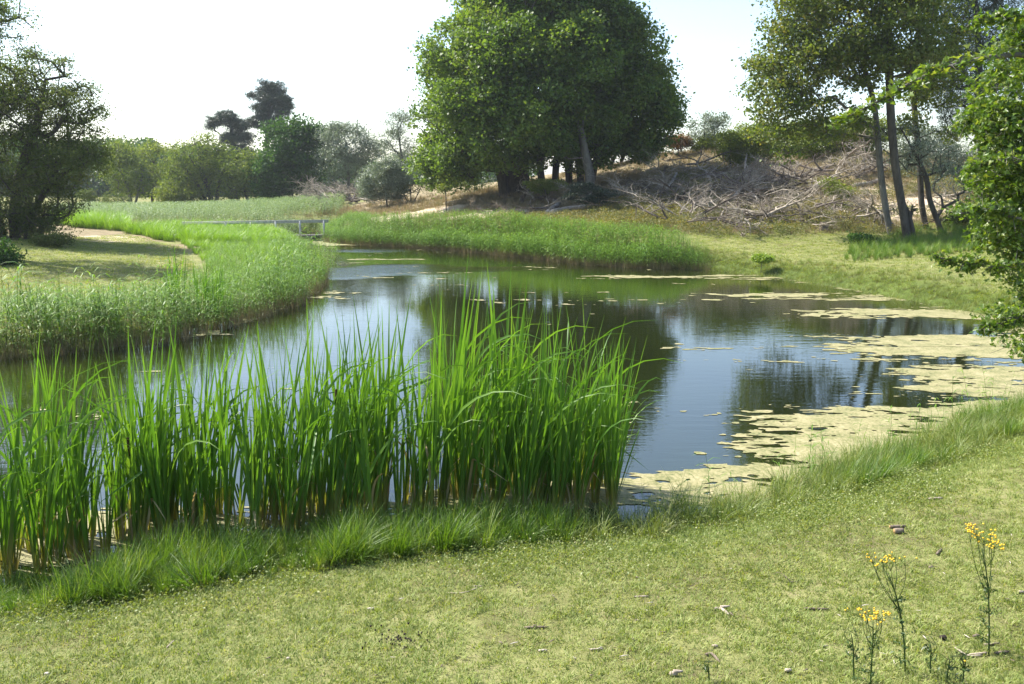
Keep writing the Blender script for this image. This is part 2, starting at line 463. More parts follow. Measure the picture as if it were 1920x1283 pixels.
def mask(nt, name, soft, amt):
    a = math_(nt, 'ADD', attr(nt, name), math_(nt, 'MULTIPLY', math_(nt, 'SUBTRACT', t, 0.5), amt))
    mr = nt.nodes.new('ShaderNodeMapRange'); mr.interpolation_type = 'SMOOTHSTEP'
    nt.links.new(a, mr.inputs[0]); mr.inputs[1].default_value = 0.5 - soft; mr.inputs[2].default_value = 0.5 + soft
    return mr.outputs[0]
c = mixc(nt, mask(nt, 'lush', 0.35, 1.0), lawn, lushc)
c = mixc(nt, mask(nt, 'dry', 0.25, 1.2), c, dryc)
c = mixc(nt, mask(nt, 'sand', 0.22, 1.6), c, sandc)
c = mixc(nt, mask(nt, 'wet', 0.3, 0.5), c, (0.035, 0.032, 0.018))
sp_ = math_(nt, 'GREATER_THAN', nb, 0.66)
c = mixc(nt, math_(nt, 'MULTIPLY', sp_, 0.45), c, (0.34, 0.28, 0.17))
p = N(nt, 'ShaderNodeBsdfPrincipled'); p.inputs['Roughness'].default_value = 0.95; p.inputs['Specular IOR Level'].default_value = 0.1
nt.links.new(c, p.inputs['Base Color'])
b = nt.nodes.new('ShaderNodeBump'); b.inputs['Strength'].default_value = 0.7; b.inputs['Distance'].default_value = 0.05
nt.links.new(math_(nt, 'ADD', nf, math_(nt, 'MULTIPLY', nb, 0.4)), b.inputs['Height']); nt.links.new(b.outputs[0], p.inputs['Normal'])
nt.links.new(p.outputs[0], out.inputs[0])
M['ground'] = m
tag(link('ground', make_mesh('ground', V, [F], terr_attrs, m, True)), kind='structure')

# ------------------------------------------------------------------ water
gx = np.arange(-34, 24, 0.25); gy = np.arange(5.2, 62, 0.25)
WX, WY = np.meshgrid(gx, gy)
def wind_at(X, Y):
    w = np.zeros(X.shape)
    for px, py, rx, ry in [(700, 508, 3.2, 1.5), (880, 505, 3.6, .9), (700, 470, 2.4, 1.1), (640, 515, 1.4, 1.4), (760, 500, 2, 1)]:
        c_ = G(px, py); w = np.maximum(w, sst(1.3, 0.5, np.sqrt(((X - c_[0]) / rx) ** 2 + ((Y - c_[1]) / ry) ** 2)))
    return w
V = np.stack([WX, WY, np.zeros_like(WX)], -1).reshape(-1, 3)
nx_ = len(gx)
ii = (np.arange(len(gy) - 1)[:, None] * nx_ + np.arange(nx_ - 1)[None]).ravel()
F = np.stack([ii, ii + 1, ii + nx_ + 1, ii + nx_], 1)
m, nt, out = new_mat('pond_water')
p = N(nt, 'ShaderNodeBsdfPrincipled')
murk = noise(nt, objco(nt, (0.25, 0.12, 1)), 1.0, 3)
nt.links.new(ramp(nt, murk, [(0.35, (0.008, 0.011, 0.003)), (0.65, (0.017, 0.024, 0.005))]), p.inputs['Base Color'])
p.inputs['Roughness'].default_value = 0.015
p.inputs['IOR'].default_value = 1.75
calm = noise(nt, objco(nt, (0.10, 0.25, 1)), 1.0, 2)
w1 = noise(nt, objco(nt, (1.6, 6.0, 1)), 1.0, 3, 0.55)
w2 = noise(nt, objco(nt, (7.0, 22.0, 1)), 1.0, 2, 0.5)
wave = math_(nt, 'ADD', w1, math_(nt, 'MULTIPLY', w2, 0.22))
mr = nt.nodes.new('ShaderNodeMapRange'); nt.links.new(calm, mr.inputs[0])
mr.inputs[1].default_value = 0.4; mr.inputs[2].default_value = 0.62; mr.inputs[3].default_value = 0.35; mr.inputs[4].default_value = 1.0
amp = math_(nt, 'ADD', mr.outputs[0], math_(nt, 'MULTIPLY', attr(nt, 'wind'), 9.0))
hh = math_(nt, 'MULTIPLY', wave, amp)
b = nt.nodes.new('ShaderNodeBump'); b.inputs['Strength'].default_value = 1.0; b.inputs['Distance'].default_value = 0.0034
nt.links.new(hh, b.inputs['Height']); nt.links.new(b.outputs[0], p.inputs['Normal'])
nt.links.new(p.outputs[0], out.inputs[0])
tag(link('water', make_mesh('water', V, [F], dict(wind=wind_at(WX, WY).ravel()), m, True)), kind='structure')

# floating algae: marching squares over a field
def march(X, Y, Fv, z0, name, mat):
    ny, nx = Fv.shape
    idx = np.arange(ny * nx).reshape(ny, nx)
    a, b_, c_, d_ = idx[:-1, :-1].ravel(), idx[:-1, 1:].ravel(), idx[1:, 1:].ravel(), idx[1:, :-1].ravel()
    f = Fv.ravel(); P = np.stack([X.ravel(), Y.ravel()], 1)
    code = (f[a] > 0) * 1 + (f[b_] > 0) * 2 + (f[c_] > 0) * 4 + (f[d_] > 0) * 8
    polys = {}
    def ed(i, j):
        t = (f[i] / (f[i] - f[j] + 1e-12))[:, None]
        return P[i] * (1 - t) + P[j] * t
    corners = [a, b_, c_, d_]
    for cs in range(1, 16):
        s = np.nonzero(code == cs)[0]
        if not len(s): continue
        ring = []
        for k in range(4):
            k2 = (k + 1) % 4
            i, j = corners[k][s], corners[k2][s]
            if cs >> k & 1: ring.append(P[i])
            if (cs >> k & 1) != (cs >> k2 & 1): ring.append(ed(i, j))
        R = np.stack(ring, 1)
        polys.setdefault(R.shape[1], []).append(R)
    Vs, Fs, off = [], [], 0
    for k, L in polys.items():
        R = np.concatenate(L); n = len(R)
        Vs.append(R.reshape(-1, 2)); Fs.append((off + np.arange(n * k)).reshape(n, k)); off += n * k
    if not Vs: return None
    V2 = np.vstack(Vs)
    zz = z0 + 0.004 * fbm(V2[:, 0] * 3, V2[:, 1] * 3, 77, 3)
    V3 = np.column_stack([V2, zz])
    return make_mesh(name, V3, Fs, None, mat, True)
m, nt, out = new_mat('floating_algae')
pp = objco(nt)
n1 = noise(nt, pp, 3.0, 6, 0.7); n2 = noise(nt, pp, 22.0, 4, 0.7)
tt = math_(nt, 'ADD', math_(nt, 'MULTIPLY', n1, 0.5), math_(nt, 'MULTIPLY', n2, 0.5))
col = ramp(nt, tt, [(0.36, (0.055, 0.07, 0.02)), (0.44, (0.16, 0.16, 0.055)), (0.52, (0.25, 0.225, 0.10)), (0.66, (0.36, 0.32, 0.18))])
p = N(nt, 'ShaderNodeBsdfPrincipled'); nt.links.new(col, p.inputs['Base Color']); p.inputs['Roughness'].default_value = 0.75
b = nt.nodes.new('ShaderNodeBump'); b.inputs['Strength'].default_value = 0.8; b.inputs['Distance'].default_value = 0.02
nt.links.new(tt, b.inputs['Height']); nt.links.new(b.outputs[0], p.inputs['Normal']); nt.links.new(p.outputs[0], out.inputs[0])
M['algae'] = m
def algae_field(X, Y):
    sd = shore_sd(X, Y)
    wx = X + 0.8 * fbm(X * 1.3, Y * 1.3, 61, 3); wy = Y + 0.35 * fbm(X * 1.5, Y * 1.5, 67, 3)
    n = fbm(wx * 0.5, wy * 1.7, 31, 5); n2 = fbm(wx * 2.2, wy * 7.0, 41, 4); n3 = fbm(X * 8, Y * 22, 51, 3)
    right = sst(2.5, 4.5, X) * sst(21, 18, Y)
    wdt = 0.35 + 1.15 * right * (0.6 + 0.8 * fbm(X * 0.35, Y * 0.35, 88, 2))
    dens = (0.27 + 0.44 * right) * np.exp(np.minimum(sd, 0) / wdt)
    zones = [(1860, 650, 4.0, 1.3, .50), (1900, 715, 2.6, 1.4, .54), (1740, 785, 2.6, .8, .52), (1620, 800, 1.3, .4, .30), (1560, 850, 1.3, .3, .24), (1800, 830, 2.5, .7, .45),
             (1760, 588, 4.0, 1.3, .42), (1600, 556, 4.5, 1.0, .36), (1400, 520, 5, 1.0, .34), (1300, 915, 2.2, .35, .5), (1150, 935, 2.0, .4, .5), (1450, 895, 1.6, .35, .5),
             (700, 975, 3.0, .5, .36), (200, 1020, 2.5, .9, .40), (640, 455, 6, 2.6, .6), (580, 555, 1.6, .9, .38), (700, 487, 2.4, .3, .30), (660, 520, 1.5, .4, .22), (820, 512, 1.6, .25, .26),
             (1080, 548, 1.6, .3, .22), (950, 470, 6, 1.0, .14), (1560, 585, 1, .3, .22), (1290, 575, 6, 2.0, .11), (1480, 650, 4, .8, .10), (900, 562, 1.6, .3, .16)]
    for px, py, rx, ry, w in zones:
        c_ = G(px, py); r = np.sqrt(((X - c_[0]) / rx) ** 2 + ((Y - c_[1]) / ry) ** 2)
        dens = np.maximum(dens, w * sst(1.6, 0.35, r))
    v = (n - 0.5) * 0.75 + (n2 - 0.5) * 0.6 + (n3 - 0.5) * 0.42 + dens - 0.335
    v = np.where(sd > 0.25, -1, v)
    return v
X1, Y1 = np.meshgrid(np.arange(-7, 11, 0.035), np.arange(6.6, 17, 0.03))
X2, Y2 = np.meshgrid(np.arange(-14, 20, 0.08), np.arange(17.0, 50, 0.08))
tag(link('algae', march(X1, Y1, algae_field(X1, Y1), 0.004, 'algae', m)), 'pale yellow algae scum floating along the near and right shore', 'algae', kind='stuff')
tag(link('algae', march(X2, Y2, algae_field(X2, Y2), 0.004, 'algae_far', m)), 'yellowish algae patches floating on the far half of the pond', 'algae', kind='stuff')

# ------------------------------------------------------------------ trees
def leaf_quads(C, size, aspect=0.6, seed=0, up=0.0, fold=0.12, hang=0.0):
    """folded diamond leaves at centres C, returns V, F, tint"""
    r = np.random.default_rng(seed)
    n = len(C)
    a = unit(r.normal(size=(n, 3)) + np.array([0, 0, -hang]))
    nn = r.normal(size=(n, 3)); nn[:, 2] = np.abs(nn[:, 2]) + up
    nn = unit(nn - a * (nn * a).sum(1, keepdims=True))
    s = np.cross(a, nn)
    L = (size * (0.6 + 0.8 * r.random(n)))[:, None]
    W = L * aspect
    V = np.stack([C - a * L * .5, C + s * W * .5 + nn * L * fold + a * L * .05, C + a * L * .5, C - s * W * .5 + nn * L * fold + a * L * .05], 1).reshape(-1, 3)
    F = np.arange(n * 4).reshape(n, 4)
    return V, F
def lobe_points(lobes, n, r, shell=0.55):
    w = np.array([l[1][0] * l[1][1] * l[1][2] for l in lobes]) ** 0.75
    if True:
        w = w * np.array([l[2] if len(l) > 2 else 1 for l in lobes])
    w = w / w.sum()
    pick = r.choice(len(lobes), n, p=w)
    d = unit(r.normal(size=(n, 3)))
    rad = shell + (1 - shell) * r.random(n) ** 0.7
    c = np.array([l[0] for l in lobes])[pick]; R = np.array([l[1] for l in lobes])[pick]
    P = c + d * rad[:, None] * R
    # carve gaps so that the crown is not one smooth ball
    return P
def grow(trunks, A, seg=0.6, jitter=0.08, r=None, droop=0.0):
    pos, par, rad0, tr = [], [], [], []
    for ti, (path, rb) in enumerate(trunks):
        L = np.linalg.norm(np.diff(path, axis=0), axis=1).sum()
        n = max(4, int(L / 0.35))
        sp_path = smooth_path(path, n)
        for i, p_ in enumerate(sp_path):
            pos.append(p_); par.append(-1 if i == 0 else len(pos) - 2); tr.append(ti); rad0.append(i)
    nt_ = len(pos)
    T = np.array(pos)
    dmin = np.array([np.linalg.norm(T - a, axis=1).min() for a in A])
    cap = len(A) * 12 + nt_
    P = np.zeros((cap, 3)); P[:nt_] = T; n = nt_
    par = par + [0] * (cap - nt_); tr = tr + [0] * (cap - nt_)
    zmin = {ti: trunks[ti][0][0][2] + 0.25 * (trunks[ti][0][-1][2] - trunks[ti][0][0][2]) for ti in range(len(trunks))}
    low = np.array([T[i][2] < zmin[tr[i]] for i in range(nt_)])
    pen = np.zeros(cap); pen[:nt_][low] = 6.0
    for ai in np.argsort(dmin):
        a = A[ai]
        d = np.linalg.norm(P[:n] - a, axis=1)
        cost = d + pen[:n] + 0.9 * np.maximum(0, P[:n, 2] - a[2] + 0.2 * d) * 0.8
        j = int(np.argmin(cost)); D_ = d[j]
        k = min(11, max(1, int(D_ / seg)))
        p0 = P[j].copy(); last = j
        for q in range(1, k + 1):
            f = q / k
            p_ = p0 * (1 - f) + a * f
            p_ = p_ + r.normal(size=3) * jitter * D_ * (1 - f) * 0.6
            p_[2] += math.sin(f * math.pi) * D_ * (0.10 - droop)
            P[n] = p_; par[n] = last; tr[n] = tr[j]; last = n; n += 1
            if n >= cap: break
        if n >= cap: break
    P = P[:n]; par = np.array(par[:n]); tr = np.array(tr[:n])
    cnt = np.ones(n) * 0.3
    kids = np.zeros(n)
    for i in range(n - 1, -1, -1):
        cnt[i] += 0 if kids[i] else 1
        if par[i] >= 0: cnt[par[i]] += cnt[i]; kids[par[i]] += 1
    R = np.zeros(n)
    root_cnt = {ti: cnt[np.nonzero(tr == ti)[0][0]] for ti in range(len(trunks))}
    rb = np.array([trunks[ti][1] for ti in range(len(trunks))])
    R = rb[tr] * np.power(cnt / np.array([root_cnt[t_] for t_ in tr]), 0.52)
    return P, par, R
def make_tree(name, base, trunks, lobes, n_clump, per, clump_r, leaf, mats, label, cat, group=None, seed=1, shell=0.5,
              aspect=0.6, flat=0.6, up=0.3, hang=0.0, rmin=0.012, min_r_draw=0.0, droop=0.0, jitter=0.08, seg=0.6, fringe=0.15, extra=None):
    r = np.random.default_rng(seed)
    A = lobe_points(lobes, n_clump, r, shell)
    g = h1(base[0], base[1])
    A[:, 2] = np.where(A[:, 2] > g + 0.12, A[:, 2], g + 0.12 + 0.2 * r.random(len(A)))
    P, par, R = grow(trunks, A, seg=seg, r=r, jitter=jitter, droop=droop)
    R = np.maximum(R, rmin)
    ok = (par >= 0) & (R > min_r_draw)
    i = np.nonzero(ok)[0]
    Vb, Fb = segs_mesh(P[par[i]], P[i], np.minimum(R[par[i]], R[i] * 1.35), R[i], 6 if len(i) < 6000 else 5)
    base = np.array([base[0], base[1], g])
    root = empty(name, base)
    tag(root, label, cat, group)
    tr = link('trunk', make_mesh(name + '_trunk', Vb - base, [Fb], None, mats[1], True), root)
    # leaves: flattened puffs round each clump centre, of uneven size
    cs = clump_r * (0.55 + 0.9 * r.random(len(A)))
    cnt = np.maximum(3, (per * (cs / clump_r) ** 2 * (0.6 + 0.8 * r.random(len(A)))).astype(int))
    idx = np.repeat(np.arange(len(A)), cnt)
    off = r.normal(size=(len(idx), 3)); off = unit(off) * (r.random(len(idx)) ** 0.45)[:, None]
    off[:, 2] *= flat
    C = A[idx] + off * cs[idx][:, None]
    st = r.random(len(idx)) < fringe            # stray leaves give an uneven outline
    C[st] += (off[st] * cs[idx][st][:, None]) * 0.7
    C[:, 2] -= hang * 0.3 * r.random(len(C)) * clump_r
    Vl, Fl = leaf_quads(C, leaf, aspect, seed + 5, up, hang=hang)
    ct = r.random(len(A))
    tint = np.clip(0.5 * ct[idx] + 0.5 * r.random(len(idx)), 0, 1)
    if extra is not None: tint = extra(C, tint)
    cr = link('crown', make_mesh(name + '_crown', Vl - base, [Fl], dict(tint=np.repeat(tint, 4)), mats[0]), root)
    return root
def lob(px, py, rx, ry, Y, rd=None, w=1.0):
    s = Y / FPX * 1.02
    c_ = D(px, py, Y)
    return (c_, np.array([rx * s, (rd if rd else 0.5 * (rx + ry) * s), ry * s]), w)
def trunk_px(pts, Y, r, ys=None):
    """trunk path through pixels at depth Y, its foot put on the terrain"""
    P = [D(px, py, Y + (dy[0] if dy else 0)) for px, py, *dy in pts]
    x, y_ = P[0][0], P[0][1]
    g = h1(x, y_)
    P[0] = np.array([x, y_, g - 0.15])
    return (np.array(P), r)

# --- the big sycamore
Y0 = 54
lobes = [lob(1010, 120, 150, 130, Y0, 6.0), lob(1012, -30, 120, 100, Y0, 5.0), lob(1085, 30, 105, 90, Y0, 4.5), lob(915, 50, 62, 72, Y0, 4), lob(870, 160, 82, 70, Y0, 4),
         lob(858, 240, 82, 70, Y0, 5), lob(846, 300, 66, 48, Y0, 4), lob(930, 270, 85, 50, Y0 - 3, 3), lob(1130, 130, 105, 80, Y0, 5), lob(1165, 205, 100, 65, Y0, 5), lob(1205, 215, 72, 45, Y0, 3.5),
         lob(1075, 240, 100, 52, Y0 - 2, 4), lob(1010, 210, 100, 60, Y0 - 5, 2.5), lob(900, 200, 90, 60, Y0 - 4, 2.5), lob(950, 90, 90, 70, Y0 - 4.5, 2.5), lob(1080, 100, 90, 60, Y0 - 4.5, 2.5),
         lob(820, 330, 42, 22, Y0 - 2, 2.0), lob(1100, 298, 60, 18, Y0 - 1, 2.5), lob(1180, 280, 60, 20, Y0 + 1, 3), lob(1250, 195, 30, 26, Y0, 2), lob(1175, 110, 68, 72, Y0, 4), lob(1135, 50, 55, 60, Y0, 4), lob(862, 110, 66, 60, Y0, 4), lob(1210, 165, 58, 42, Y0, 3.5),  lob(1000, 290, 70, 28, Y0 - 4, 2), lob(1010, -110, 80, 60, Y0, 3), lob(1020, 200, 120, 80, Y0 + 4, 3), lob(1200, 262, 55, 22, Y0 - 1, 2.5), lob(1120, 275, 60, 22, Y0 + 2, 2.5)]
trunks = [trunk_px([(962, 362), (960, 330), (965, 280), (975, 180), (1000, 60), (1005, -80)], Y0, 0.55),
          trunk_px([(985, 360), (982, 320), (975, 270), (930, 190), (890, 110)], Y0 - .4, 0.36),
          trunk_px([(945, 362), (940, 330), (925, 300), (885, 260), (850, 230)], Y0 - .5, 0.34),
          trunk_px([(1018, 352), (1012, 300), (1015, 240), (1030, 120), (1040, 20)], Y0 + 1, 0.26),
          trunk_px([(1040, 350), (1044, 300), (1060, 220), (1080, 120), (1090, 30)], Y0 + 1.5, 0.25),
          trunk_px([(1068, 350), (1066, 300), (1072, 240), (1110, 150)], Y0 + 2, 0.26),
          trunk_px([(1090, 345), (1086, 300), (1100, 250), (1150, 180)], Y0 + 1, 0.22),
          trunk_px([(1108, 350), (1118, 300), (1140, 250), (1200, 200)], Y0 + 1.6, 0.24)]
def syc_tint(C, t):
    # the right side is turning brownish, as on the real tree
    k = sst(6.0, 10.0, C[:, 0])
    return np.clip(t * (1 - 0.35 * k) + 0.35 * k * t * t * 2, 0, 1)
make_tree('sycamore_tree', D(965, 362, Y0), trunks, lobes, 2500, 105, 0.72, 0.18, (M['sycamore'], M['bark_dark']),
          'huge broad dark green tree with several trunks on the dune behind the pond', 'tree', seed=3, shell=0.45, aspect=0.85, flat=0.72, up=0.9, extra=syc_tint, rmin=0.02, fringe=.08)

# --- small trees behind its right side
for k, (px, py, Y, tp) in enumerate([(1130, 335, 62, 255), (1150, 330, 62, 262), (1166, 328, 63, 250)]):
    b_ = D(px, py, Y)
    make_tree('young_tree', b_, [trunk_px([(px, py), (px - 4, 310), (px + 6, 285), (px + 4, tp)], Y, 0.13)], [lob(px + 8, tp, 30, 22, Y, 1.2)], 40, 40, 0.5, 0.2,
              (M['sycamore'], M['bark_dark']), ['slender dark trunk at the left end of the row beside the shaded dune shoulder', 'middle slender dark trunk of the row beside the shaded dune shoulder', 'slender dark trunk at the right end of the row beside the shaded dune shoulder'][k], 'tree',
              group='slender trees beside the big tree', seed=60 + k)

# --- far tree line, left to right
def simple(name, px, base_py, Y, lobes_px, n, per, cr, leaf, mat, bark, label, tr=0.16, seed=1, stems=None, **kw):
    b_ = D(px, base_py, Y)
    lobes_ = [lob(a, b2, rx, ry, Y + (dz[0] if dz else 0)) for a, b2, rx, ry, *dz in lobes_px]
    if stems is None:
        l0 = lobes_px[0]
        stems = [[(px, base_py), (px * .6 + l0[0] * .4, base_py * .55 + l0[1] * .45), (l0[0], l0[1])]]
    trs = [trunk_px(s_, Y, tr * (1 if i == 0 else .75)) for i, s_ in enumerate(stems)]
    return make_tree(name, b_, trs, lobes_, n, per, cr, leaf, (mat, bark), label, 'tree' if 'shrub' not in name and 'bush' not in name else 'shrub', seed=seed, **kw)

simple('willow_tree', 235, 390, 88, [(235, 320, 42, 40), (225, 290, 30, 26), (262, 345, 26, 24)], 130, 60, 0.9, 0.2, M['willow'], M['bark_grey'], 'greyish olive tree with leaning thin stem at the left end of the far tree line', seed=21, stems=[[(250, 392), (238, 350), (222, 300)], [(250, 392), (262, 350), (270, 320)]])
simple('willow_tree', 285, 388, 92, [(288, 310, 38, 42), (270, 340, 30, 30), (300, 350, 24, 26)], 130, 60, 0.9, 0.22, M['haw'], M['bark_dark'], 'yellowish green rounded tree left of the tall spreading willow', seed=22)
simple('willow_tree', 398, 390, 86, [(375, 290, 52, 40), (350, 325, 40, 36), (410, 310, 36, 38), (330, 350, 26, 28), (372, 345, 30, 32)], 260, 60, 0.85, 0.19, M['willow'], M['bark_dark'], 'spreading olive willow with dark forked trunk in the far tree line', tr=0.26, seed=23,
       stems=[[(400, 392), (392, 360), (378, 320), (372, 280)], [(396, 392), (370, 345), (345, 315)], [(402, 392), (410, 350), (420, 310)]])
simple('willow_tree', 322, 388, 84, [(325, 358, 26, 24), (345, 365, 20, 20)], 70, 60, 0.8, 0.2, M['haw'], M['bark_dark'], 'low bright yellow-green bushy tree in front of the spreading willow', seed=24)
simple('willow_tree', 452, 390, 85, [(455, 320, 34, 34), (435, 350, 28, 26), (478, 330, 24, 40)], 150, 60, 0.8, 0.19, M['willow'], M['bark_dark'], 'olive tree with bare crooked stems between the willow and the dark tree', seed=25,
       stems=[[(470, 392), (460, 360), (450, 320)], [(462, 392), (440, 365), (425, 345)], [(474, 392), (490, 360), (488, 325)]])
simple('alder_tree', 545, 390, 84, [(545, 270, 46, 48), (520, 320, 40, 46), (575, 300, 42, 50), (540, 350, 46, 30), (505, 345, 24, 32), (590, 255, 26, 26)], 420, 70, 0.85, 0.22, M['darkgreen'], M['bark_dark'], 'dense deep green round tree to the right of the far willows', tr=0.25, seed=26, aspect=.8, shell=.45)
simple('white_willow', 655, 375, 82, [(650, 270, 46, 38), (640, 305, 44, 32), (690, 285, 24, 24), (625, 250, 24, 18)], 230, 70, 0.8, 0.22, M['silver'], M['bark_grey'], 'silvery grey-green tree just right of the deep green round tree', seed=27, aspect=.3)
simple('white_willow', 760, 360, 88, [(745, 235, 26, 22), (735, 262, 26, 16), (760, 215, 20, 14), (765, 290, 20, 30), (720, 280, 22, 16)], 120, 50, 0.7, 0.2, M['silver'], M['bark_grey'], 'thin silvery tree reaching out beside the left edge of the big tree', seed=28, aspect=.3)
simple('silver_shrub', 725, 372, 62, [(722, 330, 40, 28), (700, 345, 30, 20), (752, 335, 26, 26), (730, 310, 24, 16), (722, 358, 42, 16), (748, 362, 26, 12), (700, 366, 26, 10)], 330, 60, 0.42, 0.15, M['silver'], M['bark_grey'], 'pale silvery shrub beside the grey brushwood pile left of the big tree', tr=.07, seed=29, aspect=.3)
# pines
def pine(px, base_py, Y, stem, pads, label, seed):
    lobes_ = [lob(a, b2, rx, ry, Y) for a, b2, rx, ry in pads]
    return make_tree('pine_tree', D(px, base_py, Y), [trunk_px(stem, Y, 0.3)], lobes_, 60 * len(pads) // 2, 120, 0.62, 0.34, (M['pine'], M['bark_dark']), label, 'tree', seed=seed, shell=.2, aspect=.16, flat=.55, up=.5, fringe=.1, rmin=.03)
pine(436, 385, 108, [(436, 385), (440, 320), (438, 270), (432, 235)], [(420, 225, 34, 12), (395, 236, 14, 10), (448, 236, 18, 12), (460, 262, 14, 12), (435, 262, 22, 12), (450, 285, 20, 10), (420, 216, 18, 8)], 'flat-topped dark pine behind the far willows, shorter of the two pines', 31)
pine(505, 385, 110, [(505, 385), (500, 300), (503, 230), (508, 165)], [(510, 165, 26, 13), (475, 178, 12, 6), (522, 185, 24, 14), (495, 205, 18, 14), (528, 208, 22, 12), (480, 232, 16, 14), (510, 228, 28, 16), (535, 195, 16, 12), (500, 185, 20, 12), (488, 222, 18, 12), (520, 245, 22, 12)], 'tallest dark pine standing above the deep green round tree', 32)
# distant wood
r = np.random.default_rng(91)
def wood(name, px0, px1, tops, Y, label, mat, seed):
    r = np.random.default_rng(seed); C = []
    for px in np.arange(px0, px1, 13):
        top = np.interp(px, *zip(*tops)) + r.normal() * 5
        c_ = D(px, top + 18, Y + r.random() * 25)
        for q in range(7):
            cc = c_ + np.array([r.normal() * 1.6, r.normal() * 1.6, -q * 1.4 + r.normal() * .4])
            off = unit(r.normal(size=(230, 3))) * (r.random(230) ** .4)[:, None] * np.array([2.4, 2.2, 1.5])
            C.append(cc + off)
    C = np.vstack(C)
    Vl, Fl = leaf_quads(C, 0.5, .7, seed, .4)
    o = link(name, make_mesh(name, Vl, [Fl], dict(tint=np.repeat(r.random(len(C)), 4)), mat))
    tag(o, label, 'wood', kind='stuff')
wood('distant_wood', -260, 520, [(-260, 240), (150, 262), (220, 252), (260, 258), (310, 268), (400, 275), (520, 285)], 135, 'dark distant wood closing the view behind the far tree line', M['darkgreen'], 92)
wood('distant_wood', 560, 1000, [(560, 300), (740, 292), (780, 290), (1000, 300)], 150, 'distant wood seen between the silvery trees and the big tree', M['darkgreen'], 93)
# low grey scrub along the foot of the far trees
def scrub(px, py, Y, rx, ry, mat, label, seed, leaf=.14, n=50, per=40, name='scrub_bush', asp=.5):
    return simple(name, px, py, Y, [(px, py - ry, rx, ry)], n, per, .45, leaf, mat, M['bark_dark'], label, tr=.05, seed=seed, stems=[[(px, py), (px, py - ry)], [(px - rx * .05, py), (px - rx * .5, py - ry)], [(px + rx * .05, py), (px + rx * .5, py - ry)]], aspect=asp)
scrub(165, 380, 80, 16, 13, M['drygrass'] if False else M['olive'], 'small round greyish bush beside the left-hand tree at the meadow edge', 41)
scrub(215, 388, 82, 30, 12, M['olive'], 'low scrub under the leftmost far tree', 42)
scrub(420, 392, 83, 30, 10, M['olive'], 'low dark scrub beneath the spreading willow', 43)
scrub(505, 388, 82, 40, 9, M['darkgreen'], 'low dark scrub under the deep green tree', 44)

# --- left tree (dark, wide-spreading) and a branch overhanging from the top left
YL = 36
lobes = [lob(20, 180, 85, 70, YL, 3), lob(90, 220, 85, 55, YL, 3), lob(140, 195, 52, 42, YL, 2), lob(70, 130, 60, 42, YL, 2), lob(0, 140, 60, 40, YL, 2), lob(30, 290, 120, 60, YL, 3.5), lob(110, 300, 85, 45, YL, 3), lob(165, 280, 32, 22, YL, 1.5),
         lob(10, 380, 110, 60, YL, 3), lob(80, 370, 75, 45, YL, 2.5), lob(30, 430, 90, 26, YL, 2.5), lob(180, 300, 26, 30, YL, 1.5), lob(-120, 200, 100, 100, YL, 4), lob(-120, 330, 100, 80, YL, 4), lob(40, 410, 70, 28, YL - .5, 1.6), lob(175, 245, 18, 10, YL, 1)]
def tp(pts, r, Y=YL): return trunk_px(pts, Y, r)
trunks = [tp([(30, 460), (28, 400), (40, 320), (70, 230), (85, 150)], .22), tp([(50, 460), (62, 400), (95, 340), (130, 280)], .16), tp([(5, 460), (-10, 380), (-20, 280), (10, 180)], .2), tp([(-30, 460), (-80, 350), (-120, 250)], .2), tp([(65, 462), (80, 420), (85, 380)], .1)]
make_tree('hawthorn_tree', D(30, 455, YL), trunks, lobes, 1250, 70, 0.42, 0.10, (M['olive'], M['bark_dark']), 'dark shadowy spreading tree filling the left edge above the bank', 'tree', seed=51, shell=.3, aspect=.5, flat=.6, up=.6, rmin=.012, jitter=.14)
lobes = [lob(5, 30, 48, 40, 30, 1.4), lob(-60, 20, 70, 70, 30, 2), lob(-120, 60, 90, 90, 30, 2.5), lob(-30, 65, 30, 14, 30, 1)]
make_tree('overhanging_tree', D(-220, 470, 30), [trunk_px([(-220, 500), (-210, 350), (-160, 150), (-90, 40), (0, 20)], 30, .24)], lobes, 330, 40, .36, .1, (M['willow'], M['bark_grey']),
          'light leafy branch tips hanging in at the top left corner', 'tree', seed=52, shell=.3, aspect=.45)
simple('bramble_bush', 5, 520, 27, [(-5, 475, 26, 28), (10, 500, 22, 16)], 60, 50, .3, .09, M['darkgreen'], M['bark_dark'], 'low green bush at the left edge below the dark tree', tr=.03, seed=53)
simple('bramble_bush', 110, 462, 33, [(100, 450, 45, 10)], 60, 50, .3, .08, M['olive'], M['bark_dark'], 'low dark undergrowth at the foot of the dark left tree', tr=.03, seed=54)

# --- right bank poplar group
YR = 37.5
def tp(pts, r, Y=YR): return trunk_px(pts, Y, r)
crownA = [lob(1560, 60, 90, 80, YR, 2.6), lob(1500, 120, 80, 60, YR, 2.4), lob(1450, 180, 52, 48, YR, 2), lob(1590, 120, 70, 50, YR, 2.4), lob(1480, 210, 70, 36, YR, 2), lob(1545, 210, 50, 30, YR, 1.6, .6), lob(1440, 120, 40, 24, YR, 1.5), lob(1540, -20, 100, 60, YR, 2.6), lob(1470, 40, 48, 40, YR, 1.6),
          lob(1440, 245, 36, 22, YR, 1.4, .9), lob(1540, 250, 60, 22, YR, 1.4, .8), lob(1600, 230, 50, 24, YR, 1.4, .7), lob(1480, 285, 34, 14, YR, 1.0, .7)]
make_tree('poplar_tree', D(1672, 445, YR), [tp([(1672, 447), (1662, 400), (1652, 330), (1645, 250), (1638, 190), (1615, 110), (1590, 20), (1570, -60)], .135), ], crownA, 760, 36, .5, .125, (M['poplar'], M['bark_grey']),
          'tall slim grey-barked tree, leftmost trunk of the group on the right bank', 'tree', seed=71, shell=.3, aspect=.85, flat=.6, rmin=.012)
